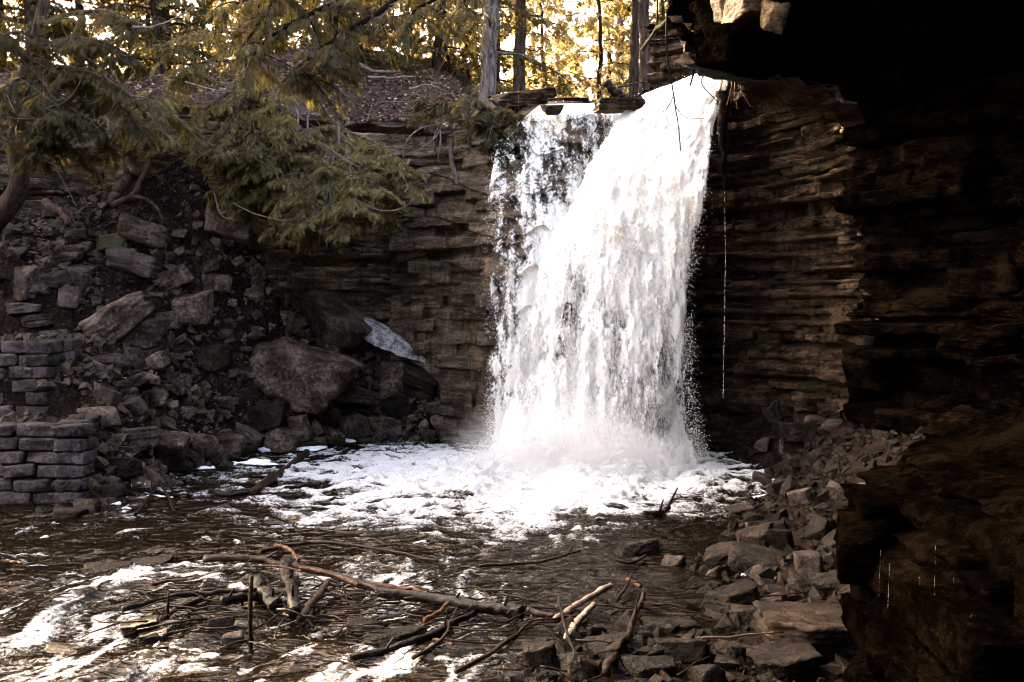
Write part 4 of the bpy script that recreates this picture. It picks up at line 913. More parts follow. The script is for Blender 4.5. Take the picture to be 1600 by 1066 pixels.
SK = [
    ([(318, 893), (400, 896), (465, 908), (540, 928), (602, 950)], 12, 'driftwood_brown', 'long dark driftwood log running down from the left of the pile', 0.16, 0.85, [(0.3, 0.5, 0.25, 0.4)]),
    ([(590, 946), (680, 956), (760, 970), (815, 978)], 17, 'driftwood_dark', 'thick dark log at the right end of the pile with a sawn end', 0.14, 1.1, []),
    ([(190, 970), (250, 955), (300, 945), (352, 936)], 9, 'driftwood_dark', 'long thin stick pointing out to the left of the pile', 0.12, 0.9, []),
    ([(258, 980), (280, 966), (312, 950), (330, 940)], 8, 'driftwood_brown', 'crooked stick crossing below the long thin stick', 0.10, 0.9, [(0.1, 1.2, 0.22, 0.8)]),
    ([(310, 948), (360, 945), (402, 942)], 8, 'driftwood_brown', 'straight stick lying beside the short thick log', 0.14, 0.9, []),
    ([(343, 953), (370, 948), (402, 942)], 16, 'driftwood_dark', 'short thick dark log at the heart of the pile', 0.08, 0.95, []),
    ([(398, 925), (412, 942), (430, 966)], 21, 'driftwood_dark', 'stubby cut log end-on in front of the pile', 0.12, 1.0, []),
    ([(446, 900), (456, 935), (462, 985)], 21, 'driftwood_dark', 'broad dark plank standing in the water behind the stubby log', 0.16, 0.8, []),
    ([(512, 930), (492, 958), (470, 990)], 11, 'driftwood_brown', 'brown stick slanting down into the white water', 0.14, 1.1, []),
    ([(548, 1046), (600, 1032), (660, 1010), (742, 972)], 13, 'driftwood_dark', 'dark curved log in front of the thick log', 0.08, 0.8, []),
    ([(408, 876), (450, 864), (500, 860), (560, 866), (622, 876), (685, 890)], 7, 'driftwood_brown', 'long bowed branch lying on the water behind the pile', 0.10, 0.4, []),
    ([(575, 928), (630, 934), (690, 950)], 10, 'driftwood_orange', 'orange debarked stick behind the thick log', 0.10, 0.7, []),
    ([(430, 898), (455, 906), (468, 925)], 7, 'driftwood_orange', 'small bent orange branch on top of the pile', 0.34, 0.6, []),
    ([(395, 928), (430, 928), (472, 936)], 4, 'driftwood_orange', 'thin orange twig lying across the stubby log', 0.30, 0.7, []),
    ([(470, 915), (520, 926), (560, 942)], 6, 'driftwood_orange', 'split orange branch along the long log', 0.20, 0.7, []),
    ([(645, 1046), (690, 1016), (705, 985), (715, 965)], 6, 'driftwood_brown', 'thin brown stick propped against the thick log', 0.10, 0.6, []),
    ([(664, 995), (682, 985), (702, 968)], 9, 'driftwood_orange', 'short pale split stick above the dark curved log', 0.16, 0.7, []),
    ([(678, 1012), (708, 1022)], 5, 'driftwood_orange', 'short red twig under the propped brown stick', 0.08, 0.8, []),
    ([(712, 1064), (760, 1040), (800, 1010), (830, 985)], 8, 'driftwood_brown', 'brown branch rising from the bottom edge towards the thick log', 0.08, 0.6, []),
    ([(868, 985), (905, 962), (955, 933)], 9, 'birch_stick', 'upper white birch stick with dark bands', 0.12, 1.1, []),
    ([(884, 1012), (905, 985), (926, 962)], 11, 'birch_stick', 'lower, shorter white birch stick with a dark end', 0.10, 0.9, []),
    ([(945, 1070), (962, 1040), (982, 1010), (988, 985), (1008, 945)], 13, 'driftwood_brown', 'thick brown crooked branch at the bottom centre', 0.10, 0.6, []),
    ([(872, 955), (880, 995), (890, 1030), (908, 1066)], 5, 'driftwood_dark', 'thin dark twig hooked over the birch sticks', 0.16, 0.8, []),
    ([(748, 893), (800, 889), (850, 884), (906, 868)], 5, 'driftwood_brown', 'thin branch floating in the middle of the stream', 0.06, 0.6, [(0.9, 0.9, 0.12, 0.7)]),
    ([(965, 955), (978, 935), (987, 912)], 5, 'driftwood_dark', 'thin dark twig right of the birch sticks', 0.12, 0.6, []),
    ([(825, 965), (870, 975), (895, 966)], 10, 'driftwood_brown', 'brown stub between the thick log and the birch sticks', 0.08, 0.8, []),
    ([(980, 915), (1000, 928)], 8, 'driftwood_orange', 'short orange stub by the thin dark twig', 0.08, 0.8, []),
    ([(962, 884), (990, 886), (1010, 876)], 5, 'driftwood_dark', 'small dark stick awash in the middle stream', 0.06, 0.7, []),
    ([(1005, 812), (1030, 810), (1045, 803)], 9, 'driftwood_dark', 'dark snag with upright prongs at the edge of the foam', 0.08, 0.8, [(0.55, 1.3, 0.2, 0.5), (0.95, 0.9, 0.32, 0.6)]),
    ([(400, 772), (440, 742), (478, 712)], 13, 'driftwood_brown', 'tan log floating in foam on the left side of the pool', 0.06, 0.9, []),
    ([(328, 772), (350, 778), (386, 775)], 8, 'driftwood_dark', 'dark bent stick floating left of the tan log', 0.05, 0.8, []),
    ([(445, 768), (475, 764), (500, 762)], 6, 'driftwood_dark', 'thin dark stick floating under the tan log', 0.05, 0.8, []),
    ([(212, 816), (232, 790), (252, 758)], 6, 'driftwood_dark', 'dead branch leaning over the left shallows', 0.10, 0.6, [(0.6, 0.8, 0.3, 0.7)]),
    ([(250, 768), (262, 786), (272, 812)], 5, 'driftwood_dark', 'thin dead branch curving down into the left shallows', 0.12, 0.6, []),
    ([(236, 928), (262, 922), (292, 921)], 6, 'driftwood_orange', 'short orange stick at the left of the pile', 0.10, 0.6, []),
    ([(-8, 888), (15, 886), (34, 889)], 7, 'driftwood_orange', 'orange stick end at the left edge of the stream', 0.06, 0.6, []),
    ([(1140, 660), (1170, 672), (1210, 690)], 7, 'driftwood_brown', 'reddish branch at the right water edge behind the stones', 0.06, 0.6, []),
    ([(415, 612), (428, 632), (460, 660)], 4, 'driftwood_orange', 'thin orange branch lying on the rubble slope', 0.14, 0.6, []),
    ([(715, 628), (712, 612), (722, 602)], 4, 'dead_twig', 'pale forked stick at the cliff foot beside the falls', 0.15, 0.6, [(0.4, 0.7, 0.2, 0.8)])]
for k, (pts, th, mt, lab, lift, tp, fk) in enumerate(SK): stick(pts, th, mt, lab, lift=lift, taper=tp, forks=fk, seed=k + 1, name='driftwood_log' if th > 12 else 'driftwood_stick')
p0, d0 = hit(392, 1016, True); tag(tube('driftwood_stick', smooth_curve([p0 - np.array([0, 0, 0.1]), P(391, 960, d0), P(393, 900, d0)], 9), np.linspace(0.022, 0.018, 9), M['driftwood_brown'], None, 8, 0.1, 4), 'straight stick standing upright in front of the pile', 'driftwood')

# small twigs caught in the pile and over the shallows
r_ = np.random.default_rng(19); tw = []
for _ in range(230):
    if r_.random() < 0.6: x, y = r_.normal(-1.6, 1.0), r_.normal(10.0, 0.55)
    else: x, y = r_.uniform(-2.5, 2.4), r_.uniform(7.7, 10.8)
    z = max(float(gz(np.array(x), np.array(y))), float(water_z(np.array(x), np.array(y)))) + abs(r_.normal(0.05, 0.06)); an = r_.normal(0.1, 0.6) + (math.pi if r_.random() < 0.5 else 0); L = r_.uniform(0.2, 0.8)
    dv = np.array([math.cos(an), math.sin(an), r_.normal(0, 0.12)]); s = np.linspace(0, 1, 6)[:, None]
    tw.append(tubeVF(np.array([x, y, z]) + dv * L * s + np.cross(dv, [0, 0, 1]) * r_.normal(0, 0.12) * L * s * s + r_.normal(0, 0.008, (6, 3)), np.linspace(1, 0.5, 6) * r_.uniform(0.005, 0.014), 5))
V, F = joinVF(tw); tag(obj('twig_debris', fmesh('twig_debris', V, F), M['driftwood_brown']), 'small wet twigs caught among the driftwood and stones', 'twigs', kind='stuff')

# thin strands of water dripping down the right cliff
def strand(pts, d, n, label, seed, sz=0.010):
    r = np.random.default_rng(seed); C = poly([P(a, b, d) for a, b in pts], 200); k = (r.random(n) ** 0.9 * 199).astype(int)
    p = C[k] + r.normal(0, 1, (n, 3)) * np.array([0.5, 0.8, 3.0]) * sz + np.stack([2.2 * sz * fbm(np.stack([k * 0.03, k * 0, k * 0], 1) + seed, 2, seed), 0 * k, 0 * k], 1); s = r.uniform(0.4, 1.0, n) * sz
    V, F = scatterVF(TET, TETF, p, np.tile(np.eye(3), (n, 1, 1)), np.stack([s, s, s * 4.5], 1))
    return tag(obj('dripping_water', fmesh('dripping_water', V, F, False), M['droplet']), label, 'water', kind='stuff')
strand([(1131, 300), (1133, 380), (1132, 480), (1130, 620)], 18.8, 200, 'thin strand of water dripping from the dark root tip beside the falls', 1, 0.007)
for k, (x, a, b) in enumerate([(1376, 860, 930), (1390, 880, 950), (1437, 900, 1000), (1447, 925, 985), (1462, 850, 960), (1490, 900, 1050), (1483, 960, 1040), (1518, 960, 980)]):
    strand([(x, a), (x - 3, b)], 2.32 * FPX / (x - 800), 40, ['drops falling from the overhang in front of the dark ledge'][0], 60 + k, 0.0008)['group'] = 'drip lines before the dark ledge'
#@@PLANTS

bm = bmesh.new(); bmesh.ops.create_icosphere(bm, subdivisions=3, radius=1); _me = bpy.data.meshes.new('mist'); bm.to_mesh(_me); bm.free()
tag(obj('mist', _me, M['mist'], None, (1.1, 17.8, 0.25), None, (2.6, 1.5, 1.3)), 'white mist hanging over the plunge pool at the foot of the falls', 'mist', kind='stuff')
# ---------------------------------------------------------------- trees and undergrowth
def rhomb(p, dirv, ln, wd, nrm):
    dirv = dirv / np.linalg.norm(dirv); sd = np.cross(dirv, nrm); sd /= np.linalg.norm(sd) + 1e-9
    return [p, p + dirv * ln * 0.45 + sd * wd, p + dirv * ln, p + dirv * ln * 0.45 - sd * wd]
def spray_template(k, droop=0.25, lw=0.055, seed=0):
    """a flat fan of scale-leaf twigs, 1 m long before scaling"""
    r = np.random.default_rng(seed); V = []
    for i in range(k):
        f = (i + 0.6) / k
        for s in (-1, 1):
            p = np.array([f * 0.72, 0, -droop * f * f]); ln = (0.46 * (1 - 0.55 * f)) * r.uniform(0.75, 1.2); a = math.radians(r.uniform(28, 52))
            V += rhomb(p, np.array([math.cos(a), s * math.sin(a), -0.25 - 0.3 * r.random()]), ln, lw * r.uniform(0.8, 1.3), np.array([0, 0.25 * s, 1.0]))
    V += rhomb(np.array([0, 0, 0.0]), np.array([1, 0, -droop]), 0.95, lw * 0.7, np.array([0, 0, 1.0]))
    V = np.array(V); F = np.arange(len(V)).reshape(-1, 4); return V, F
SPR = [spray_template(6, 0.25, 0.038, i) for i in range(3)]; SPRC = [spray_template(3, 0.25, 0.085, 9 + i) for i in range(3)]
def frames(D, r):
    """rotation matrices whose x axis follows D, rolled a little about it"""
    x = D / (np.linalg.norm(D, axis=1)[:, None] + 1e-9); up = np.tile(np.array([0, 0, 1.0]), (len(D), 1)) + r.normal(0, 0.45, (len(D), 3))
    y = np.cross(up, x); y /= np.linalg.norm(y, axis=1)[:, None] + 1e-9; z = np.cross(x, y)
    return np.stack([x, y, z], 2)
def foliage(name, pos, D, size, mat, parent, r, coarse=False, tint=None):
    T = SPRC if coarse else SPR; n = len(pos); g = r.integers(0, 3, n); Vs, Fs, Ts, o = [], [], [], 0
    tv = r.random(n) if tint is None else tint
    for i in range(3):
        j = np.nonzero(g == i)[0]
        if not len(j): continue
        V, F = scatterVF(T[i][0], T[i][1], pos[j], frames(D[j], r), size[j]); Vs.append(V); Fs.append(F + o); o += len(V); Ts.append(np.repeat(tv[j], len(T[i][0])))
    return obj(name, fmesh(name, np.vstack(Vs), np.vstack(Fs), False, {'tint': np.concatenate(Ts)}), M[mat], parent)
def bough_points(C, n, width, r, hang=0.35):
    """sprays set along a bough C, spreading sideways and drooping"""
    k = np.clip((r.random(n) ** 0.7) * (len(C) - 1), 0, len(C) - 1.001); i = k.astype(int); f = (k - i)[:, None]; p = C[i] * (1 - f) + C[i + 1] * f
    t = C[i + 1] - C[i]; t /= np.linalg.norm(t, axis=1)[:, None] + 1e-9
    side = np.cross(t, np.array([0, 0, 1.0])); side /= np.linalg.norm(side, axis=1)[:, None] + 1e-9
    s = r.choice([-1, 1], n)[:, None] * np.abs(r.normal(0, 1, n))[:, None]; w = width * (1 - 0.6 * k / len(C))[:, None]
    p = p + side * s * w * 0.55 + np.array([0, 0, 1.0]) * (r.normal(0, 0.10, n)[:, None] - 0.22 * np.abs(s)) * w
    D = t * 0.55 + side * np.sign(s) * 0.75 + np.array([0, 0, -hang]) + r.normal(0, 0.22, (n, 3))
    return p, D
def ground_top(x, y): return float(plateau_z(np.array(x), np.array(y)))

def cedar(label, base, height, lean, r0, boughs, mat, bark, seed, z_lo=0.12, blen=1.8, per=60, ssize=0.30, coarse=True, group=None, name='cedar_tree', cat='tree', curve=0.2, droop=0.25):
    r = np.random.default_rng(seed); base = np.array(base, float); t = tag(empty(name, base), label, cat, group)
    top = np.array([lean[0], lean[1], height]); n = 18; q = np.linspace(0, 1, n)[:, None]
    C = q * top + curve * np.sin(q * np.pi) * np.array([r.normal(), r.normal(), 0]) + 0.03 * r.normal(0, 1, (n, 3)) * np.array([1, 1, 0])
    C[0, 2] -= 0.5
    R = r0 * (1 - 0.8 * q[:, 0]); R[0] *= 1.5; R[1] *= 1.12
    tube('trunk', C, R, M[bark], t, 10, 0.22, seed)
    ps, Ds, bl = [], [], []
    for b in range(boughs):
        f = z_lo + (1 - z_lo) * ((b + r.random()) / boughs) ** 0.9; k = min(f * (n - 1), n - 1.01); i = int(k); o = C[i] + (C[i + 1] - C[i]) * (k - i)
        an = b * 2.399 + r.normal(0, 0.4); L = blen * (1 - 0.72 * f) * r.uniform(0.7, 1.25) + 0.25
        s = np.linspace(0, 1, 8)[:, None]; d = np.array([math.cos(an), math.sin(an), 0])
        B = o + s * L * d + np.array([0, 0, 1.0]) * L * (0.16 * s - (0.16 + droop * r.uniform(0.5, 1.3)) * s * s) + 0.04 * r.normal(0, 1, (8, 3)) * s
        bl.append(tubeVF(B, r0 * 0.22 * (1 - 0.7 * f) * np.linspace(1, 0.25, 8) + 0.006, 5))
        p, D = bough_points(B, int(per * (0.4 + L / blen)), L * 0.38, r); ps.append(p); Ds.append(D)
    V, F = joinVF(bl); tag(obj('branches', fmesh('branches', V, F), M[bark], t), kind='stuff')
    ps = np.vstack(ps); Ds = np.vstack(Ds)
    foliage('crown', ps, Ds, ssize * r.uniform(0.6, 1.25, len(ps)), mat, t, r, coarse)
    return t

# overhanging cedar on the left cliff edge and the boughs around it: limbs set one by one
def bough_tree(label, base, limbs, mat, bark, seed, size, per_m, width, name='cedar_tree', cat='tree', trunk=None, tr=0.1, hang=0.4, twig=0.5, coarse=False):
    r = np.random.default_rng(seed); base = np.array(base, float); t = tag(empty(name, base), label, cat)
    if trunk is not None:
        C = smooth_curve(trunk, 24) - base; tube('trunk', C, np.linspace(tr, tr * 0.45, 24), M[bark], t, 12, 0.2, seed)
    ps, Ds, sub = [], [], []
    for L in limbs:
        C = smooth_curve([P(*q) for q in L], 16) - base; ln = np.linalg.norm(np.diff(C, axis=0), axis=1).sum()
        tube('limb', C, np.linspace(0.035, 0.008, 16) * (0.7 + 0.3 * ln), M[bark], t, 6, 0.1, seed)
        for _ in range(max(3, int(ln * 4.5))):          # side shoots
            k = int(r.uniform(2, 15)); an = r.normal(0, 1, 3); an[2] = an[2] * 0.3 - 0.25; an /= np.linalg.norm(an); l2 = r.uniform(0.35, 1.0) * twig * 1.6
            s = np.linspace(0, 1, 7)[:, None]; B = C[k] + s * l2 * an + np.array([0, 0, -1.0]) * 0.35 * l2 * s * s
            sub.append(tubeVF(B, np.linspace(0.010, 0.004, 7), 4, caps=False)); p, D = bough_points(B, int(per_m * l2 * 0.9), width * 0.55, r, hang); ps.append(p); Ds.append(D)
        p, D = bough_points(C, int(per_m * ln), width, r, hang); ps.append(p); Ds.append(D)
    dead = []
    for _ in range(len(limbs) * 11):
        L = limbs[r.integers(len(limbs))]; C = smooth_curve([P(*q) for q in L], 16) - base; k = int(r.uniform(2, 15)); v = r.normal(0, 1, 3); v[1] -= 0.5; v[2] = v[2] * 0.6 - 0.3; v /= np.linalg.norm(v); l2 = r.uniform(0.3, 0.95); s = np.linspace(0, 1, 8)[:, None]
        dead.append(tubeVF(C[k] + s * l2 * v + np.array([r.normal(0, 0.25), -0.15, r.normal(0.1, 0.3)]) * l2 * s * s, np.linspace(0.008, 0.004, 8), 4, caps=False))
    V, F = joinVF(dead); tag(obj('bare_twigs', fmesh('bare_twigs', V, F), M['dead_twig'], t), kind='stuff')
    V, F = joinVF(sub); tag(obj('shoots', fmesh('shoots', V, F), M[bark], t), kind='stuff')
    ps = np.vstack(ps); Ds = np.vstack(Ds)
    foliage('crown', ps, Ds, size * r.uniform(0.55, 1.3, len(ps)), mat, t, r, coarse)
    return t
b0 = P(528, 205, 22.7)
bough_tree('bushy green cedar overhanging the cliff left of the falls', b0, [
    [(528, 205, 22.6), (470, 235, 21.6), (410, 285, 20.9), (372, 322, 20.7)], [(528, 205, 22.6), (490, 240, 21.2), (450, 290, 20.3), (425, 335, 20.1)], [(530, 210, 22.4), (520, 250, 21.0), (512, 300, 20.2), (505, 350, 20.0)],
    [(530, 210, 22.4), (560, 240, 21.3), (585, 285, 20.7), (600, 335, 20.5)], [(530, 205, 22.6), (580, 220, 21.8), (615, 250, 21.3), (640, 295, 21.1)], [(528, 205, 22.6), (545, 250, 21.1), (550, 300, 20.2), (552, 330, 20.1)],
    [(525, 205, 22.5), (450, 215, 21.7), (380, 240, 21.2), (320, 262, 21.0)], [(525, 205, 22.5), (440, 240, 21.3), (370, 275, 20.8), (345, 318, 20.7)], [(528, 200, 22.5), (480, 205, 21.6), (430, 235, 20.9), (400, 260, 20.6)], [(530, 205, 22.5), (500, 260, 20.8), (470, 310, 20.1), (462, 345, 20.0)]],
    'cedar_green', 'bark_grey', 71, 0.17, 300, 0.46, trunk=[P(545, 212, 23.2), P(528, 200, 22.6), P(505, 178, 22.2), P(492, 130, 22.0)], tr=0.12)
b0 = P(300, 190, 21.6)
bough_tree('loose cedar boughs hanging over the bank between the roots and the bushy cedar', b0, [
    [(395, 120, 21.8), (350, 150, 20.8), (310, 180, 20.3), (290, 215, 20.2)], [(400, 130, 21.8), (370, 175, 20.8), (345, 215, 20.3), (330, 240, 20.2)], [(390, 100, 21.6), (340, 95, 20.8), (300, 105, 20.3), (265, 130, 20.2)], [(400, 150, 21.8), (395, 185, 20.9), (400, 220, 20.4), (385, 245, 20.2)], [(395, 60, 21.5), (350, 50, 20.8), (300, 55, 20.2), (270, 75, 20.1)], [(405, 90, 21.6), (420, 120, 20.8), (440, 170, 20.3), (450, 200, 20.2)]],
    'cedar_green', 'bark_cedar', 72, 0.17, 110, 0.42, trunk=[P(420, 190, 22.6), P(405, 130, 21.9), P(395, 50, 21.6), P(390, -60, 21.4)], tr=0.13)
b0 = P(15, 345, 18.2)
bough_tree('curved cedar at the left edge leaning over the dark hollow', b0, [
    [(36, 150, 18), (80, 160, 17.2), (130, 180, 16.8), (165, 215, 16.7)], [(32, 180, 18), (70, 200, 17.4), (100, 225, 17.0), (125, 240, 17.0)], [(40, 110, 18), (100, 105, 17.3), (160, 120, 16.8), (215, 160, 16.6)], [(40, 120, 18), (20, 130, 17.2), (5, 160, 16.8), (-10, 190, 16.7)], [(50, 80, 18), (110, 60, 17.4), (170, 70, 17.0), (220, 100, 16.9)], [(55, 60, 18), (20, 50, 17.2), (-5, 70, 16.9)], [(60, 40, 18), (120, 20, 17.5), (180, 20, 17.2), (230, 45, 17)], [(45, 100, 18), (70, 130, 17), (90, 165, 16.6), (95, 195, 16.5)], [(36, 160, 18), (60, 190, 17), (62, 225, 16.8), (70, 255, 16.8)], [(45, 90, 18), (150, 130, 17.4), (195, 170, 17.0), (222, 205, 16.9)]],
    'cedar_dark', 'bark_cedar', 73, 0.18, 125, 0.42, trunk=[P(-14, 352, 18.6), P(12, 322, 18.3), P(30, 285, 18.1), P(24, 240, 18.0), P(28, 190, 18), P(42, 110, 18), P(58, 50, 18), P(80, -40, 18)], tr=0.20)
b0 = P(640, -40, 15)
bough_tree('dark evergreen boughs hanging into the picture from a tree above', b0, [
    [(660, -60, 15.5), (610, 5, 14.8), (550, 45, 14.4), (490, 85, 14.2), (440, 130, 14.1)], [(640, -60, 15.5), (560, -10, 14.8), (490, 20, 14.4), (420, 60, 14.2), (380, 110, 14.1)], [(600, -60, 15), (530, 10, 14.5), (525, 70, 14.3), (505, 110, 14.2), (470, 135, 14.2)], [(560, -60, 15), (480, -20, 14.6), (400, -5, 14.4), (340, 20, 14.3)], [(700, -60, 15.5), (690, -10, 15.0), (650, 15, 14.8), (630, 45, 14.8)], [(760, -60, 16), (730, -10, 15.6), (720, 25, 15.4)], [(470, -60, 15), (430, 0, 14.6), (395, 50, 14.4), (370, 90, 14.3)]],
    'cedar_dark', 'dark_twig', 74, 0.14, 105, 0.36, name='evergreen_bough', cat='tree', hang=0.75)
b0 = P(195, 190, 19)
bough_tree('small bright cedar tuft above the dark hollow', b0, [[(245, 140, 19.6), (225, 155, 19.0), (205, 175, 18.7), (195, 205, 18.6)], [(248, 145, 19.6), (240, 165, 19.0), (228, 190, 18.8), (220, 212, 18.7)]], 'cedar_green', 'bark_cedar', 75, 0.25, 110, 0.45, name='cedar_bush', cat='bush')
b0 = P(785, 190, 21.8)
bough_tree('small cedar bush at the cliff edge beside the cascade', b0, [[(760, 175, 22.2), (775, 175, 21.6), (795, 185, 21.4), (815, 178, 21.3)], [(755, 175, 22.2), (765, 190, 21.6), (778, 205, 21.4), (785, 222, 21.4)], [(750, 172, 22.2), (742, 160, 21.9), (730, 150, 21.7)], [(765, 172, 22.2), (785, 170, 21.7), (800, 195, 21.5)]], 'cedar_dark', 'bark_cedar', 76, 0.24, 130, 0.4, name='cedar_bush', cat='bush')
bough_tree('low cedar bush on the leafy slope above the hanging roots', P(690, 165, 22.6), [[(690, 172, 22.8), (670, 160, 22.4), (655, 150, 22.2)], [(690, 172, 22.8), (705, 158, 22.4), (722, 150, 22.3)], [(690, 172, 22.8), (690, 160, 22.3), (685, 148, 22.2)]], 'cedar_dark', 'bark_cedar', 77, 0.2, 90, 0.35, name='cedar_bush', cat='bush')

# trunks that stand out behind the lip
def base_at(px, d): 
    x = (px - 800) / FPX * d; return (x, d, ground_top(x, d))
for px, d, h, ln, r0, bark, mat, lab, bo, zl in [
        (757, 25.5, 12, (0.5, 0), 0.235, 'bark_pale', 'cedar_dark', 'pale-barked tree on the slope above the cascade', 26, 0.12), (812, 28.5, 13, (0.35, 0), 0.21, 'bark_cedar', 'cedar_gold', 'brown-barked tree right of the pale trunk', 26, 0.30),
        (986, 27.5, 13, (-0.1, 0), 0.155, 'bark_cedar', 'cedar_dark', 'left, thinner one of the twin trunks behind the lip', 22, 0.36), (1007, 27.0, 13, (0.15, 0), 0.20, 'bark_cedar', 'cedar_dark', 'right, thicker one of the twin trunks behind the lip', 22, 0.38),
        (963, 34, 13, (0.2, 0), 0.2, 'bark_pale', 'cedar_gold', 'pale trunk farther back, left of the twin trunks', 24, 0.25), (256, 27.5, 6.5, (0.3, 0), 0.26, 'bark_cedar', 'cedar_gold', 'dark trunk on the left hill behind the gold foliage', 34, 0.12),
        (128, 29, 8, (0.5, 0), 0.14, 'bark_cedar', 'cedar_dark', 'slim leaning trunk against the sky on the left hill', 30, 0.10), (70, 28, 13, (0.2, 0), 0.24, 'bark_cedar', 'cedar_dark', 'thick dark trunk at the far left of the hill', 36, 0.08)]:
    cedar(lab, base_at(px, d), h, ln, r0, bo, mat, bark, int(px), zl, 2.1, 46, 0.33, True, None, 'conifer', 'tree', 0.12)
# the woods behind: cedars one by one
r_ = np.random.default_rng(77)
WOOD = [(-8, 30), (-4.5, 29), (-2.2, 29.5), (-0.6, 31), (1.2, 32), (2.6, 31.5), (4.6, 30), (6.4, 29.5), (8, 31), (-11, 30), (-14, 29), (-6.4, 32.5), (-3.2, 33.5), (0.3, 36), (3.6, 36), (6, 36), (9.5, 35), (-9.5, 35), (-13, 35), (-17, 33), (1.9, 41), (5, 43), (-1.5, 40), (8.4, 41), (-6, 40), (12, 38)]
ROWS = {}
for x, y in sorted(WOOD): ROWS.setdefault('nearest' if y < 31.2 else 'second' if y < 34.5 else 'third' if y < 38 else 'farthest', []).append((x, y))
ORD = ['first', 'second', 'third', 'fourth', 'fifth', 'sixth', 'seventh', 'eighth', 'ninth', 'tenth', 'eleventh', 'twelfth']
for k, (x, y) in enumerate(WOOD):
    row = [r for r in ROWS if (x, y) in ROWS[r]][0]; lab_ = f'sunlit cedar, {ORD[ROWS[row].index((x, y))]} from the left in the {row} row of the woods'
    side = ['left hill', 'slope above the cliff', 'stream behind the lip', 'right bank behind the overhang'][0 if x < -6 else 1 if x < -0.5 else 2 if x < 5.5 else 3]
    far = 'far ' if y > 34 else ''
    cedar(lab_, (x, y, ground_top(x, y)), r_.uniform(6.5, 10.0) * (0.6 if (x, y) in ((-8, 30), (-11, 30), (-4.5, 29)) else 1), (r_.normal(0, 0.3), r_.normal(0, 0.2)), r_.uniform(0.10, 0.18), 34, 'cedar_gold' if r_.random() < 0.72 else 'cedar_green', 'bark_cedar', 500 + k, 0.05, 2.0, 34, 0.42, True, f'{far}cedars by the {side}', 'conifer')
# trees standing left of the view, whose shade falls across the gorge
for k, (x, y, h) in enumerate([(-15.5, 23.5, 14), (-17.5, 27, 14), (-20, 24, 14), (-14.5, 28, 14), (-19, 30, 15), (-22, 28, 15), (-16, 20.5, 13), (-19, 18, 13), (-23, 21, 14)]):
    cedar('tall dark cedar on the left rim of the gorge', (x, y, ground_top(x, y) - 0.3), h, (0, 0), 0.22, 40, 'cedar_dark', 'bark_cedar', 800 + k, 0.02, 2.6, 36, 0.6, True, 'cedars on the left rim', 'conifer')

for k, (x, y, h) in enumerate([(-12.2, 25.2, 6.5), (-9.2, 25.8, 5.5), (-6.9, 26.2, 5.0), (-14.2, 26.0, 7.5), (-4.6, 27.2, 4.2)]):
    cedar(['dark shaggy cedar at the far left above the hollow', 'dark cedar on the left bank above the thick root', 'dark cedar behind the loose boughs', 'tall dark cedar at the left edge of the hill', 'short dark cedar behind the evergreen boughs'][k], (x, y, ground_top(x, y) - 0.2), h, (r_.normal(0, 0.2), -0.2), 0.13, 34, 'cedar_dark', 'bark_cedar', 870 + k, 0.03, 1.9, 44, 0.26, True, None, 'conifer')
# undergrowth cedars along the top of the leafy slope
for k, (px, d_, h) in enumerate([(440, 29, 2.4), (500, 30.5, 3.0), (560, 31, 2.6), (610, 32, 3.2), (660, 31, 2.4), (705, 30, 2.6), (735, 31.5, 3.0), (840, 29.5, 2.2), (880, 30, 2.6), (925, 30.5, 2.4), (1035, 29, 2.6), (330, 29, 2.2)]):
    cedar(['low', 'bushy', 'ragged', 'slender', 'spreading', 'small'][k % 6] + ' golden cedar sapling ' + ['at the left end of the slope top', 'left of the slope crest', 'on the slope crest', 'behind the slope crest', 'right of the slope crest', 'near the pale trunk', 'behind the pale trunk', 'right of the brown-barked tree', 'in the gap behind the thin cascades', 'left of the twin trunks', 'right of the twin trunks', 'on the left hill below the dark trunk'][k],
          base_at(px, d_), h, (r_.normal(0, 0.1), 0), 0.05, 16, 'cedar_gold' if k % 3 else 'cedar_green', 'bark_cedar', 950 + k, 0.02, 1.1, 34, 0.26, True, None, 'cedar_sapling', 'tree')
# leaf litter, roots, twigs
n = 30000; x = r_.uniform(-12, 1.0, n); tt = r_.random(n) ** 1.2 * 6.5; y = np.interp(x, _bx, _by) + tt
q = np.stack([x, y, 0 * x], -1); z = plateau_z(x, y) + (0.30 * fbm(q * 0.8, 4, 41) + 0.12 * fbm(q * 4, 3, 42)) * sstep(0.0, 0.6, tt + 0.12) + 0.02
LF = np.array([[0, 0, 0], [0.5, 0.32, 0.1], [1, 0, 0.02], [0.5, -0.32, 0.12]], float) - np.array([0.5, 0, 0]); LFF = np.array([[0, 1, 2, 3]])
D = r_.normal(0, 1, (n, 3)) * np.array([1, 1, 0.35]); Vv, Ff = scatterVF(LF, LFF, np.stack([x, y, z], 1), frames(D, r_), r_.uniform(0.05, 0.13, n))
tag(obj('leaf_litter', fmesh('leaf_litter', Vv, Ff, False, {'tint': np.repeat(r_.random(n), 4)}), M['dry_leaf']), 'dry brown leaves carpeting the slope above the cliff', 'leaves', kind='stuff')
n = 7000; x = r_.uniform(-12, -0.8, n); y = r_.uniform(15.2, 23.8, n); z = gz(x, y); k = (z > 0.3) & ~((x < -6.5) & (y < 16.7)); x, y, z = x[k], y[k], z[k]; n = len(x)
D = r_.normal(0, 1, (n, 3)) * np.array([1, 1, 0.5]); Vv, Ff = scatterVF(LF, LFF, np.stack([x, y, z + 0.03], 1), frames(D, r_), r_.uniform(0.04, 0.10, n))
tag(obj('fallen_leaves', fmesh('fallen_leaves', Vv, Ff, False, {'tint': np.repeat(r_.random(n) * 0.55, 4)}), M['dry_leaf']), 'dead brown leaves caught between the stones of the rubble slope', 'leaves', kind='stuff')
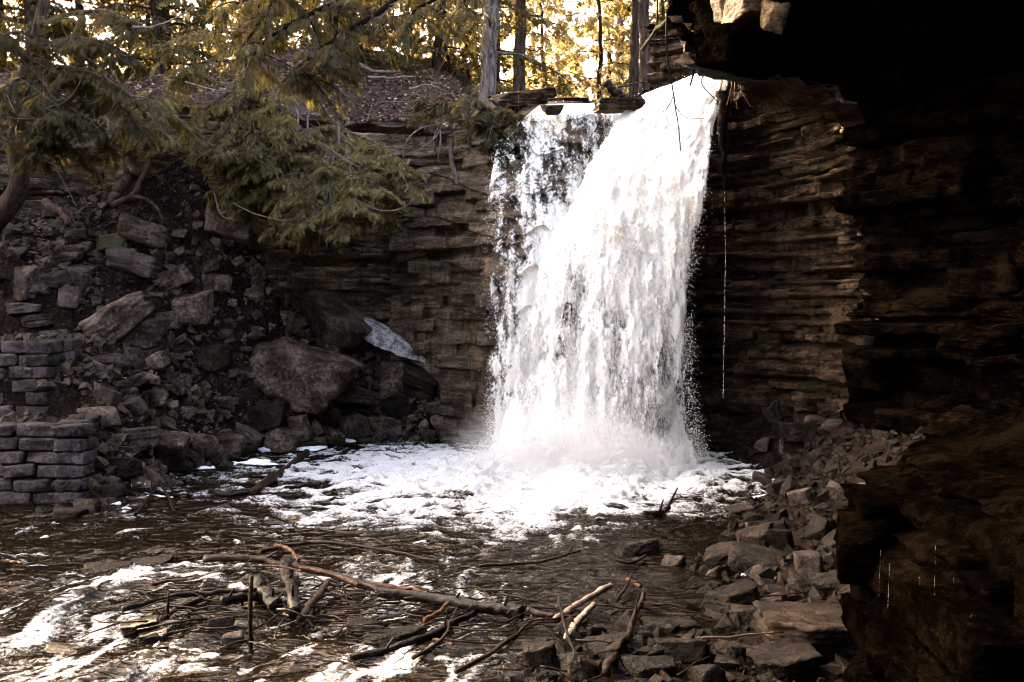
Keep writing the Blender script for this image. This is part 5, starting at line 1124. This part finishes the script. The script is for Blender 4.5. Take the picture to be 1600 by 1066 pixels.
def limb3(pts, thick, mat, label, name, cat, taper=0.4, forks=(), seed=0):
    return stick([(a, b) for a, b, _ in pts], thick, mat, label, name, 0, taper, 9, forks, cat, [c for _, _, c in pts], seed)
limb3([(172, 322, 20.6), (190, 290, 20.9), (208, 262, 21.2), (232, 232, 21.6), (262, 215, 21.8), (305, 200, 22.0)], 19, 'root_wood', 'thick twisted root running down the bank to the stones', 'tree_root', 'root', 0.5, (), 41)
limb3([(176, 322, 20.5), (205, 305, 20.7), (222, 280, 20.9), (236, 240, 21.3)], 9, 'root_wood', 'thinner root twined beside the thick twisted root', 'tree_root', 'root', 0.8, (), 42)
limb3([(205, 308, 20.4), (230, 312, 20.4), (245, 325, 20.3), (255, 345, 20.2)], 6, 'root_wood', 'thin root crawling right from the foot of the thick root', 'tree_root', 'root', 0.5, (), 43)
limb3([(230, 232, 21.4), (270, 222, 21.4), (298, 205, 21.6), (300, 185, 21.8), (312, 172, 22)], 7, 'root_wood', 'branching root on the soil below the loose boughs', 'tree_root', 'root', 0.5, (), 44)
limb3([(276, 185, 21.6), (285, 192, 21.5), (300, 190, 21.5), (310, 178, 21.6)], 6, 'root_wood', 'looped root above the branching root', 'tree_root', 'root', 0.6, (), 45)
limb3([(70, 318, 20.0), (95, 332, 19.6), (108, 350, 19.3)], 14, 'root_wood', 'stub of dead wood in the dark hollow', 'dead_stump', 'stump', 0.7, (), 46)
limb3([(705, 222, 22.6), (706, 250, 22.4), (712, 272, 22.3), (716, 288, 22.3)], 8, 'dead_twig', 'pale bare root hanging down the cliff left of the cascade', 'hanging_root', 'root', 0.7, [(0.6, -0.9, 0.2, 0.7)], 47)
limb3([(700, 185, 22.7), (712, 190, 22.4), (728, 185, 22.3), (738, 175, 22.3)], 5, 'dead_twig', 'pale twig arching over the cliff edge beside the cedar bush', 'dead_twig', 'twig', 0.5, [(0.3, 0.8, 0.3, 0.7)], 48)
for k, (pts, th, lab) in enumerate([
        ([(692, 195, 22.3), (660, 200, 22.0), (636, 220, 21.8), (630, 250, 21.8)], 3, 'arched bare twig hanging over the cliff by the bushy cedar'), ([(692, 195, 22.3), (680, 215, 22.0), (655, 235, 21.8)], 3, 'straight bare twig below the arched twig'), ([(688, 195, 22.3), (688, 220, 22.0), (684, 250, 21.9)], 3, 'bare hanging rootlet above the pale root'), ([(690, 192, 22.3), (678, 215, 22.0), (678, 240, 21.9)], 2.5, 'thin rootlet left of the bare hanging rootlet'),
        ([(640, 250, 21.6), (634, 268, 21.5), (650, 275, 21.5), (670, 272, 21.6)], 4, 'curved bare branch against the cliff face right of the cedar'),
        ([(528, 172, 21.9), (529, 215, 21.7), (528, 255, 21.5)], 5, 'straight pale dead stem upright in the bushy cedar'), ([(470, 235, 21.4), (500, 225, 21.1), (540, 250, 20.8), (562, 262, 20.6)], 3, 'bare curved twig across the bushy cedar'),
        ([(360, 315, 20.6), (400, 335, 20.0), (450, 345, 19.8), (475, 330, 19.8)], 2.5, 'bare looping twig under the left side of the bushy cedar'), ([(470, 340, 20.0), (495, 362, 19.8), (520, 352, 19.8), (530, 330, 19.8)], 2.5, 'bare looping twig at the lowest point of the bushy cedar'), ([(510, 345, 20.0), (511, 365, 19.9), (511, 388, 19.9)], 3, 'short bare twig hanging straight down from the bushy cedar'), ([(560, 320, 20.2), (600, 330, 20.0), (630, 325, 20.0), (645, 312, 20.0)], 2.5, 'bare twig sticking out right under the bushy cedar'), ([(335, 300, 20.6), (345, 335, 20.2), (370, 345, 20.1)], 2.5, 'bare hooked twig at the left tip of the bushy cedar'),
        ([(208, 42, 16.5), (240, 42, 16.4), (280, 25, 16.4), (305, 8, 16.4)], 4, 'bare grey branch against the gold foliage on the left'), ([(290, 128, 17), (340, 142, 16.8), (390, 142, 16.8)], 3, 'thin grey branch crossing the loose boughs'),
        ([(500, 105, 23.6), (512, 125, 23.0), (525, 150, 22.6)], 8, 'leaning pale dead stem on the leafy slope'), ([(560, 100, 25), (590, 112, 25), (625, 112, 25)], 6, 'fallen branch on the leafy slope'), ([(575, 120, 24.4), (610, 122, 24.4), (650, 120, 24.4)], 5, 'second fallen branch lower on the leafy slope'), ([(640, 140, 23.6), (665, 133, 23.5), (690, 138, 23.5)], 4, 'short fallen stick on the leafy slope near the low bush'),
        ([(630, 40, 24), (636, 70, 24), (637, 100, 24)], 4, 'thin sapling stem on the slope'), ([(458, 160, 22), (466, 185, 21.8), (462, 215, 21.6)], 4, 'left sunlit stem in the top of the bushy cedar'), ([(486, 165, 22), (480, 195, 21.8), (488, 225, 21.6)], 4, 'right sunlit stem in the top of the bushy cedar')]):
    limb3(pts, th, 'dead_twig', lab, 'dead_twig', 'twig', 0.5, (), 90 + k)
# dark branches reaching over the falls from the overhang
limb3([(1056, 20, 17), (1030, 42, 18), (1015, 60, 19), (1003, 78, 20)], 7, 'dark_twig', 'dark dead limb reaching left from the overhang', 'dead_branch', 'branch', 0.8, [(0.4, 1.2, 0.7, 0.6)], 61)
limb3([(1042, 15, 17.0), (1042, 80, 16.9), (1050, 130, 16.9), (1058, 185, 16.9), (1064, 236, 16.9)], 3, 'dark_twig', 'thin dark vine hanging in front of the falls', 'hanging_vine', 'vine', 0.5, (), 62)
limb3([(1052, 152, 16.9), (1040, 172, 16.9), (1022, 178, 16.9)], 1.6, 'dark_twig', 'fine twig curling left from the hanging vine', 'hanging_vine', 'vine', 0.5, (), 63)
limb3([(1054, 165, 16.9), (1072, 183, 16.9), (1106, 186, 16.9)], 1.6, 'dark_twig', 'fine twig curling right from the hanging vine', 'hanging_vine', 'vine', 0.5, (), 64)
limb3([(1098, 75, 17), (1088, 100, 17.1), (1078, 135, 17.2)], 5, 'dark_twig', 'short dark branch pointing down beside the chute', 'dead_branch', 'branch', 0.5, (), 65)
limb3([(1131, 140, 18.6), (1128, 200, 18.7), (1129, 250, 18.8), (1132, 305, 18.9)], 20, 'dark_twig', 'dark tapering root hanging beside the top of the falls', 'hanging_root', 'root', 0.12, (), 66)
limb3([(946, 128, 21.5), (960, 142, 21.5), (972, 150, 21.5)], 12, 'driftwood_dark', 'broken log stub standing at the lip of the falls', 'log_stub', 'log', 1.2, (), 67)
limb3([(962, 138, 21.8), (985, 132, 22), (1010, 128, 22)], 3, 'driftwood_brown', 'thin stick lying behind the log stub at the lip', 'driftwood_stick', 'driftwood', 0.6, (), 68)
for k, (px, py) in enumerate([(1120, 110), (1140, 112), (1150, 118), (1165, 115), (1108, 108)]):
    limb3([(px, py, 18.2), (px + 8 - 5 * k, py + 22, 18.0), (px - 10 + 6 * k, py + 52, 18.0)], 2.2, 'root_wood', 'fine rootlet dangling under the overhang beside the chute', 'rootlet', 'root', 0.5, (), 70 + k)['group'] = 'rootlets under the overhang'
